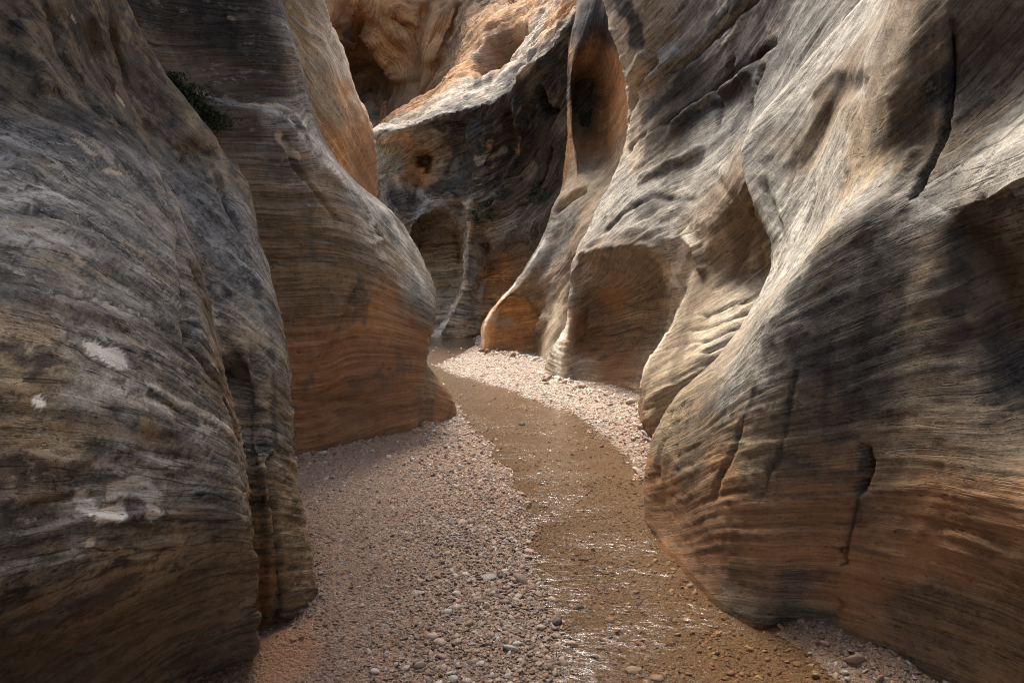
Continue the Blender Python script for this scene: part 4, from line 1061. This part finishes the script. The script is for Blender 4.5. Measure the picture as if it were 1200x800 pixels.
def ground_material():
    m = bpy.data.materials.new('gravel_ground')
    m.use_nodes = True
    nt = m.node_tree
    L = nt.links.new
    bs = nt.nodes['Principled BSDF']
    geo = nt.nodes.new('ShaderNodeNewGeometry')
    wt = N(nt, 'ShaderNodeAttribute', attribute_name='wet').outputs['Fac']

    def vor(scale):
        v = nt.nodes.new('ShaderNodeTexVoronoi')
        L(geo.outputs['Position'], v.inputs['Vector'])
        v.inputs['Scale'].default_value = scale
        return v
    v1, v2 = vor(75), vor(170)
    n = nt.nodes.new('ShaderNodeTexNoise')
    L(geo.outputs['Position'], n.inputs['Vector'])
    n.inputs['Scale'].default_value = 2.2
    n.inputs['Detail'].default_value = 5

    def stone_col(v):
        s = nt.nodes.new('ShaderNodeSeparateColor')
        L(v.outputs['Color'], s.inputs[0])
        r = nt.nodes.new('ShaderNodeValToRGB')
        L(s.outputs[0], r.inputs[0])
        e = r.color_ramp.elements
        e[0].position, e[0].color = 0, (.16, .09, .06, 1)
        e[1].position, e[1].color = 1, (.50, .40, .33, 1)
        for p, c in ((.2, (.28, .165, .10, 1)), (.45, (.36, .24, .155, 1)), (.65, (.27, .17, .11, 1)), (.85, (.40, .28, .21, 1))):
            k = e.new(p)
            k.color = c
        return r.outputs[0]
    sand = mixc(nt, n.outputs['Fac'], (.245, .16, .10), (.185, .125, .08))
    msk = ramp(nt, n.outputs['Fac'], (.35, .6, .35, .9))
    c = mixc(nt, msk, sand, stone_col(v1))
    c = mixc(nt, .35, c, stone_col(v2))
    c = mixc(nt, N(nt, 'ShaderNodeAttribute', attribute_name='sand').outputs['Fac'], c, (.42, .22, .11))
    wetc = mixc(nt, .7, c, (.22, .145, .08))
    c = mixc(nt, wt, c, wetc)
    dark = mixc(nt, math_node(nt, 'MULTIPLY', wt, .18), c, (.0, .0, .0))
    far_ = nt.nodes.new('ShaderNodeSeparateXYZ')
    L(geo.outputs['Position'], far_.inputs[0])
    sun_tint = math_node(nt, 'MULTIPLY', ramp(nt, far_.outputs[1], (5.5, 9, 0, .5)), math_node(nt, 'SUBTRACT', 1.0, wt))
    dark = mixc(nt, sun_tint, dark, (.50, .43, .36))                # paler gravel up the wash, sunlight on the bank put into the colour
    L(dark, bs.inputs['Base Color'])
    L(ramp(nt, wt, (0, 1, .85, .45)), bs.inputs['Roughness'])
    h = math_node(nt, 'ADD', math_node(nt, 'MULTIPLY', v1.outputs['Distance'], -1.0), math_node(nt, 'MULTIPLY', v2.outputs['Distance'], -.5))
    b = nt.nodes.new('ShaderNodeBump')
    b.inputs['Distance'].default_value = .012
    b.inputs['Strength'].default_value = 1
    L(h, b.inputs['Height'])
    L(b.outputs[0], bs.inputs['Normal'])
    return m


mesh_grid('ground', G0, dict(wet=wet, sand=sand), None, ground_material(), kind='structure')

# water
wm = bpy.data.materials.new('stream_water')
wm.use_nodes = True
nt = wm.node_tree
nt.nodes.remove(nt.nodes['Principled BSDF'])
out = nt.nodes['Material Output']
L = nt.links.new
geo = nt.nodes.new('ShaderNodeNewGeometry')
tr = nt.nodes.new('ShaderNodeBsdfTransparent')
tr.inputs[0].default_value = (.86, .79, .68, 1)
gl = nt.nodes.new('ShaderNodeBsdfGlossy')
gl.inputs['Roughness'].default_value = .17
gl.inputs['Color'].default_value = (1, 1, 1, 1)
fr = nt.nodes.new('ShaderNodeFresnel')
fr.inputs['IOR'].default_value = 1.4
mx = nt.nodes.new('ShaderNodeMixShader')
mp = nt.nodes.new('ShaderNodeMapping')
L(geo.outputs['Position'], mp.inputs[0])
mp.inputs['Scale'].default_value = (.75, 1.25, 1.0)


def wnoise(scale, det, rough=.6, dist=0.0):
    n = nt.nodes.new('ShaderNodeTexNoise')
    L(mp.outputs[0], n.inputs['Vector'])
    n.inputs['Scale'].default_value = scale
    n.inputs['Detail'].default_value = det
    n.inputs['Roughness'].default_value = rough
    n.inputs['Distortion'].default_value = dist
    return n.outputs['Fac']


n1, n2, n3 = wnoise(24, 4, .62, 1.2), wnoise(2.4, 4, .6), wnoise(42, 3, .6, .8)
riff = ramp(nt, n2, (.40, .62, 0, 1))
bp = nt.nodes.new('ShaderNodeBump')
bp.inputs['Distance'].default_value = .0040
bp.inputs['Strength'].default_value = 1
L(math_node(nt, 'MULTIPLY', n1, math_node(nt, 'ADD', riff, .35)), bp.inputs['Height'])
L(bp.outputs[0], gl.inputs['Normal'])
fac = math_node(nt, 'ADD', math_node(nt, 'MULTIPLY', fr.outputs[0], 1.0), .01, True)
L(fac, mx.inputs[0])
L(tr.outputs[0], mx.inputs[1])
L(gl.outputs[0], mx.inputs[2])
df = nt.nodes.new('ShaderNodeBsdfDiffuse')
df.inputs[0].default_value = (.85, .86, .86, 1)
mx2 = nt.nodes.new('ShaderNodeMixShader')
painted_glint = math_node(nt, 'MULTIPLY', ramp(nt, n3, (.68, .76, 0, .5)), riff)  # white flecks of broken water, painted in for sky glints
L(painted_glint, mx2.inputs[0])
L(mx.outputs[0], mx2.inputs[1])
L(df.outputs[0], mx2.inputs[2])
L(mx2.outputs[0], out.inputs['Surface'])
wy = 1.9 + (np.linspace(0, 1, 500) ** 1.7) * 24
wu = np.linspace(0, 1, 120)
WY, WU = np.meshgrid(wy, wu, indexing='ij')
l = np.interp(WY, _sy, _sl) - .25 - .02 * WY
r = np.interp(WY, _sy, _sr) + .25 + .02 * WY
WX = l + (r - l) * WU
p = np.stack([WX, WY, WX * 0], -1)
WZ = .0008 * perlin(p * np.array([6, 11, 1]) + 4) + .0005 * perlin(p * np.array([18, 26, 1]))
mesh_grid('water', np.stack([WX, WY, WZ], -1), None, None, wm, kind='structure')

# ---- pebbles
def ico(sub):
    import bmesh
    bm = bmesh.new()
    bmesh.ops.create_icosphere(bm, subdivisions=sub, radius=1)
    v = np.array([x.co[:] for x in bm.verts])
    f = np.array([[q.index for q in x.verts] for x in bm.faces])
    bm.free()
    return v, f


ICO = {1: ico(1), 2: ico(2)}
PEB = np.array([(.36, .235, .165), (.46, .345, .26), (.52, .47, .385), (.21, .13, .082), (.27, .22, .20), (.10, .085, .08), (.60, .54, .49), (.33, .185, .115),
                (.27, .185, .115), (.40, .30, .195), (.24, .17, .12), (.47, .38, .29)])
PW = np.array([3, 3, 2, 3, 1.2, .5, .8, 2, 3, 3, 3, 2])
PW /= PW.sum()


def stone_shape(sub, seed):
    v, f = ICO[sub]
    r = np.random.default_rng(seed)
    s = np.array([1, r.uniform(.6, .95), r.uniform(.3, .55)])
    # knock a few facets flat, as broken river stones have
    v = v.copy()
    for k in range(4):
        n = r.normal(size=3)
        n /= np.linalg.norm(n)
        c = r.uniform(.55, .85)
        d = v @ n
        v = v - np.maximum(d - c, 0)[:, None] * n
    return v * s * (1 + .12 * perlin(v * 1.3 + seed)[:, None]), f


pm = bpy.data.materials.new('pebble_stone')
pm.use_nodes = True
nt = pm.node_tree
bs = nt.nodes['Principled BSDF']
at_ = N(nt, 'ShaderNodeAttribute', attribute_name='col').outputs['Color']
ge = nt.nodes.new('ShaderNodeNewGeometry')
no = nt.nodes.new('ShaderNodeTexNoise')
nt.links.new(ge.outputs['Position'], no.inputs['Vector'])
no.inputs['Scale'].default_value = 130
no.inputs['Detail'].default_value = 3
cc = mixc(nt, ramp(nt, no.outputs['Fac'], (.35, .65, 0, .35)), at_, (.16, .10, .08))
nt.links.new(cc, bs.inputs['Base Color'])
bs.inputs['Roughness'].default_value = .7


def raw_mesh(name, co, faces, col, mat):
    me = bpy.data.meshes.new(name)
    me.vertices.add(len(co))
    me.vertices.foreach_set('co', co.astype(np.float32).ravel())
    me.loops.add(faces.size)
    me.loops.foreach_set('vertex_index', faces.astype(np.int32).ravel())
    me.polygons.add(len(faces))
    me.polygons.foreach_set('loop_start', (np.arange(len(faces)) * faces.shape[1]).astype(np.int32))
    me.update()
    me.validate()
    if col is not None:
        a = me.attributes.new('col', 'FLOAT_COLOR', 'POINT')
        a.data.foreach_set('color', np.concatenate([col, np.ones((len(col), 1))], 1).astype(np.float32).ravel())
    me.materials.append(mat)
    return me


def scatter(n, y0, y1, x0, x1, rmed, sig, keep):
    y = rng.uniform(y0, y1, n)
    x = rng.uniform(x0, x1, n)
    r = rmed * np.exp(rng.normal(size=n) * sig)
    d = bank(x, y)
    k = keep(x, y, d) * (1 - np.exp(-(((x - _sc[0]) / .13) ** 2 + ((y - _sc[1]) / .22) ** 2) ** 2))
    return np.stack([x, y, r, d], 1)[rng.random(n) < k]


def coarse(x, y):
    return smooth(fbm(np.stack([x, y, x * 0 + 9], -1) * 1.1, 3), -.5, .4)


near = scatter(46000, 2.1, 5.2, -1.5, 1.0, .0074, .45, lambda x, y, d: np.where(d > -.05, .75 + .65 * np.exp(-(d / .45) ** 2) + .2 * coarse(x, y), .22))
near2 = scatter(4500, 2.1, 5.0, -.9, .9, .0115, .32, lambda x, y, d: np.where(d > -.03, .15 + .8 * np.exp(-(d / .4) ** 2), .10))
mid = scatter(16000, 5.2, 8.5, -1.8, 1.6, .010, .4, lambda x, y, d: np.where(d > -.05, .5, .10))
rb = scatter(36000, 5.0, 12.8, -1.7, 1.9, .013, .42, lambda x, y, d: np.where(d > -.03, .75, .06))
br = scatter(1800, 2.2, 2.9, .85, 1.6, .0065, .5, lambda x, y, d: np.where(d > -.1, .8, .25))
fw = scatter(5000, 12.5, 20, -2.6, .8, .022, .4, lambda x, y, d: np.where(d > -.03, .6, .12))
foot = []
for bl in _feet:                                           # stones lodged at the foot of the walls
    for a, b in zip(bl[:-1], bl[1:]):
        ln = np.hypot(*(b - a))
        n_f = int(ln * 90)
        t = rng.random(n_f)[:, None]
        q = a + (b - a) * t + rng.normal(size=(n_f, 2)) * .07
        foot.append(np.column_stack([q, (.006 + .002 * q[:, 1]) * np.exp(rng.normal(size=n_f) * .5), bank(q[:, 0], q[:, 1])]))
S = np.concatenate([near, near2, mid, rb, br, fw] + foot)
S[:, 2] *= np.where(S[:, 0] < np.interp(S[:, 1], _sy, _sl), 1 - .35 * smooth(S[:, 3], .35, .9), 1)
z = height(S[:, 0], S[:, 1])
px_, py_, f_ = project(np.stack([S[:, 0], S[:, 1], z], -1))
vis = (px_ > -30) & (px_ < 1230) & (py_ < 830)
S, z, f_ = S[vis], z[vis], f_[vis]
big = S[:, 2] / f_
order = np.argsort(-big)
solo, rest = order[:270], order[270:]
ci = rng.choice(len(PEB), size=len(S), p=PW)
tint = PEB[ci] * rng.uniform(.8, 1.2, (len(S), 1))
pale = smooth(S[:, 1:2], 5.5, 9)  # stones up the wash lightened, sunlight painted into their tint
tint = tint * (1 - .45 * pale) + np.array([.62, .56, .48]) * .45 * pale
tint *= 1 + .35 * pale - .2 * (1 - smooth(S[:, 1:2], 3.5, 5))
tint = np.where(S[:, 3:4] < 0, tint * np.array([.92, .82, .70]), tint)
rotz = rng.uniform(0, 2 * math.pi, len(S))
tilt = rng.normal(size=(len(S), 2)) * .35


def stones_mesh(ix, sub, name, label):
    shapes = [stone_shape(sub, 50 + k) for k in range(8)]
    nv = len(shapes[0][0])
    F_ = shapes[0][1]
    co = np.zeros((len(ix), nv, 3))
    which = rng.integers(0, 8, len(ix))
    for k in range(8):
        m = which == k
        v = shapes[k][0]
        i = ix[m]
        c, s_ = np.cos(rotz[i])[:, None], np.sin(rotz[i])[:, None]
        zz = v[:, 2] + v[:, 0] * tilt[i, 0:1] + v[:, 1] * tilt[i, 1:2]
        x = v[:, 0] * c - v[:, 1] * s_
        y = v[:, 0] * s_ + v[:, 1] * c
        r = S[i, 2][:, None]
        co[m] = np.stack([x * r + S[i, 0][:, None], y * r + S[i, 1][:, None], zz * r + z[i][:, None] + r * .08], -1)
    faces = (F_[None] + (np.arange(len(ix)) * nv)[:, None, None]).reshape(-1, 3)
    col = np.repeat(tint[ix], nv, 0)
    me = raw_mesh(name, co.reshape(-1, 3), faces, col, pm)
    o = bpy.data.objects.new(name, me)
    C.objects.link(o)
    tag(o, label, None, None, 'stuff')
    return o


fine_near = rest[f_[rest] < 4.2]
stones_mesh(fine_near[:8000], 2, 'gravel', 'pinkish loose gravel of small broken stones beside the stream, near part')
stones_mesh(np.concatenate([fine_near[8000:], rest[f_[rest] >= 4.2]]), 1, 'gravel', 'fine pale gravel of the banks further up the canyon')

CN = ['tan brown', 'sandy beige', 'pale buff', 'dark reddish brown', 'dull grey', 'blackish', 'whitish', 'rusty red', 'brown', 'light tan', 'mid brown', 'cream']
protos = {}
for n_, i in enumerate(solo):
    key = (int(ci[i]), n_ % 5)
    under = S[i, 3] < -.02
    if (key, under) not in protos:
        v, F_ = stone_shape(2, 200 + key[1] + key[0] * 5)
        c0 = PEB[key[0]] * (np.array([.92, .82, .70]) if under else 1)
        me = raw_mesh('pebble', v, F_, np.repeat(c0[None], len(v), 0), pm)
        protos[(key, under)] = me
    o = bpy.data.objects.new('pebble', protos[(key, under)])
    o.location = (S[i, 0], S[i, 1], z[i] + S[i, 2] * .1)
    o.scale = (S[i, 2],) * 3
    o.rotation_euler = (tilt[i, 0], tilt[i, 1], rotz[i])
    C.objects.link(o)
    left = S[i, 0] < np.interp(S[i, 1], _sy, (_sl + _sr) / 2)
    cn = CN[int(ci[i])]
    sz = 'large' if n_ < 60 else 'small'
    if under:
        tag(o, sz + ' wet ' + cn + ' pebble lying in the shallow stream', 'pebble', sz + ' wet ' + cn + ' pebbles in the stream bed')
    elif left:
        tag(o, sz + ' broken ' + cn + ' stone among the gravel left of the stream', 'pebble', sz + ' ' + cn + ' stones on the left gravel bank')
    else:
        tag(o, sz + ' broken ' + cn + ' stone among the gravel right of the stream', 'pebble', sz + ' ' + cn + ' stones on the right gravel bank')


def stone(name, px, py, r, colr, label, cat, flat=1.0, seed=1, rz=0.0, sub=3, rough=.12):
    c = GP(px, py)
    v, F_ = ico(sub)
    rr = np.random.default_rng(seed)
    for k in range(6):
        n = rr.normal(size=3)
        n /= np.linalg.norm(n)
        v = v - np.maximum(v @ n - rr.uniform(.6, .85), 0)[:, None] * n
    v = v * (1 + rough * fbm(v * 1.5 + seed, 3)[:, None])
    v = v * np.array([1, .7, .5 * flat])
    col = np.array(colr)[None] * (1 + .3 * fbm(v * 3 + 8, 3))[:, None]
    me = raw_mesh(name, v, F_, np.clip(col, .01, 1), pm)
    me.polygons.foreach_set('use_smooth', np.ones(len(me.polygons), bool))
    o = bpy.data.objects.new(name, me)
    o.location = (c[0], c[1], height(c[0], c[1]) + r * .2 * flat)
    o.scale = (r, r, r)
    o.rotation_euler = (.1, -.08, rz)
    C.objects.link(o)
    tag(o, label, cat)
    return o


stone('stone', 588, 681, .030, (.05, .045, .045), 'small black stone on the left gravel bank beside a flat grey one', 'stone', 1, 3, .4)
stone('stone', 571, 684, .045, (.30, .29, .26), 'flat grey stone just left of the black one on the gravel', 'stone', .55, 4, .1)
stone('stone', 619, 645, .040, (.42, .27, .22), 'flat pinkish stone at the left edge of the stream', 'stone', .7, 5, -.3)
stone('stone', 678, 705, .026, (.045, .04, .04), 'wet black stone sitting in the stream below the twig', 'stone', 1.1, 6, .2)
stone('stone', 653, 730, .028, (.05, .045, .045), 'black stone at the waterline near the bottom of the view', 'stone', 1.1, 7, 1.0)
stone('stone', 742, 776, .036, (.40, .33, .27), 'pale pink flat stone breaking the water at the bottom', 'stone', .7, 8, .2)
stone('stone', 770, 785, .028, (.36, .31, .27), 'pale grey stone to the right of the pink one in shallow water', 'stone', .7, 9, -.3)
stone('stone', 857, 781, .018, (.27, .12, .08), 'rust red pebble on the bank under the right wall', 'stone', 1.0, 10, .3)
stone('stone', 490, 705, .038, (.42, .34, .27), 'flat buff stone half sunk in the left gravel', 'stone', .5, 11, -.5)
stone('stone', 612, 495, .045, (.06, .055, .05), 'small dark stone in the stream beside the bright gravel bank', 'stone', .9, 12, .3)
stone('boulder', 668, 446, .30, (.30, .17, .10), 'low rounded tan boulder at the foot of the sunlit fin', 'boulder', .9, 13, -.5, 4, .05)

# twigs
tw = bpy.data.materials.new('wet_wood')
tw.use_nodes = True
tw.node_tree.nodes['Principled BSDF'].inputs['Base Color'].default_value = (.035, .025, .02, 1)


def twig(px, py, ang, ln, label):
    c = GP(px, py, .008)
    pts = [np.array([math.cos(ang), math.sin(ang), 0]) * (t - .5) * ln + np.array([0, 0, .004 * math.sin(t * 9)]) + np.array([-math.sin(ang), math.cos(ang), 0]) * .006 * math.sin(t * 7) for t in np.linspace(0, 1, 9)]
    V, Fc = [], []
    for k, q in enumerate(pts):
        r = .004 * (1 - .06 * k)
        for j in range(6):
            a = j * math.pi / 3
            V.append(q + np.array([-math.sin(ang) * math.cos(a) * r, math.cos(ang) * math.cos(a) * r, math.sin(a) * r]))
    for k in range(8):
        for j in range(6):
            Fc.append((k * 6 + j, k * 6 + (j + 1) % 6, k * 6 + 6 + (j + 1) % 6, k * 6 + 6 + j))
    me = raw_mesh('twig', np.array(V), np.array(Fc), None, tw)
    o = bpy.data.objects.new('twig', me)
    o.location = c
    C.objects.link(o)
    tag(o, label, 'twig')


twig(708, 671, -.25, .11, 'short dark twig lying across the shallow stream')
twig(648, 768, 1.0, .07, 'tiny dark twig at the water edge near the bottom')

# ---- moss and small green plants in the cracks
def leaf_mat(name, c):
    m = bpy.data.materials.new(name)
    m.use_nodes = True
    b = m.node_tree.nodes['Principled BSDF']
    b.inputs['Base Color'].default_value = (*c, 1)
    b.inputs['Roughness'].default_value = .7
    return m


lm1 = leaf_mat('moss_green', (.05, .062, .025))
lm2 = leaf_mat('fern_green', (.03, .055, .022))


def foliage(name, rock, poly, n, size, mat, label, cat, out=.04):
    """small leaves springing from the rock around the given photo points"""
    V, Fc = [], []
    r_ = np.random.default_rng(len(label))
    for k in range(n):
        a = poly[r_.integers(len(poly))]
        px, py = a[0] + r_.normal() * a[2], a[1] + r_.normal() * a[3]
        i = rock.find(px, py)
        p0, nn = rock.V[i], rock.N[i]
        p0 = p0 + nn * r_.uniform(0, out)
        d = nn * .5 + r_.normal(size=3) * .6 + np.array([0, 0, .2])
        d /= np.linalg.norm(d)
        s_ = np.cross(d, r_.normal(size=3))
        s_ /= np.linalg.norm(s_)
        L_ = size * r_.uniform(.5, 1.4)
        b = len(V)
        V += [p0, p0 + d * L_ * .5 + s_ * L_ * .25, p0 + d * L_ + nn * L_ * .1, p0 + d * L_ * .5 - s_ * L_ * .25]
        Fc.append((b, b + 1, b + 2, b + 3))
    V = np.array(V)
    base = V.mean(0)
    me = raw_mesh(name, V - base, np.array(Fc), None, mat)
    o = bpy.data.objects.new(name, me)
    o.location = base
    C.objects.link(o)
    tag(o, label, cat)


foliage('moss_clump', B, [(212, 112, 9, 7), (228, 122, 8, 8), (240, 138, 9, 7), (252, 146, 9, 5), (200, 100, 6, 4)], 2600, .028, lm1, 'dull green moss filling the crack between the grey bulge and the varnished wall', 'moss')
foliage('fern', E, [(568, 250, 5, 5), (575, 242, 6, 4), (560, 256, 4, 4)], 260, .10, lm2, 'small green fern hanging above the second alcove on the black wall', 'fern', .12)
foliage('fern', E, [(628, 232, 4, 4), (630, 222, 5, 3)], 160, .10, lm2, 'small green tuft growing high on the black wall beside the fin', 'fern', .12)
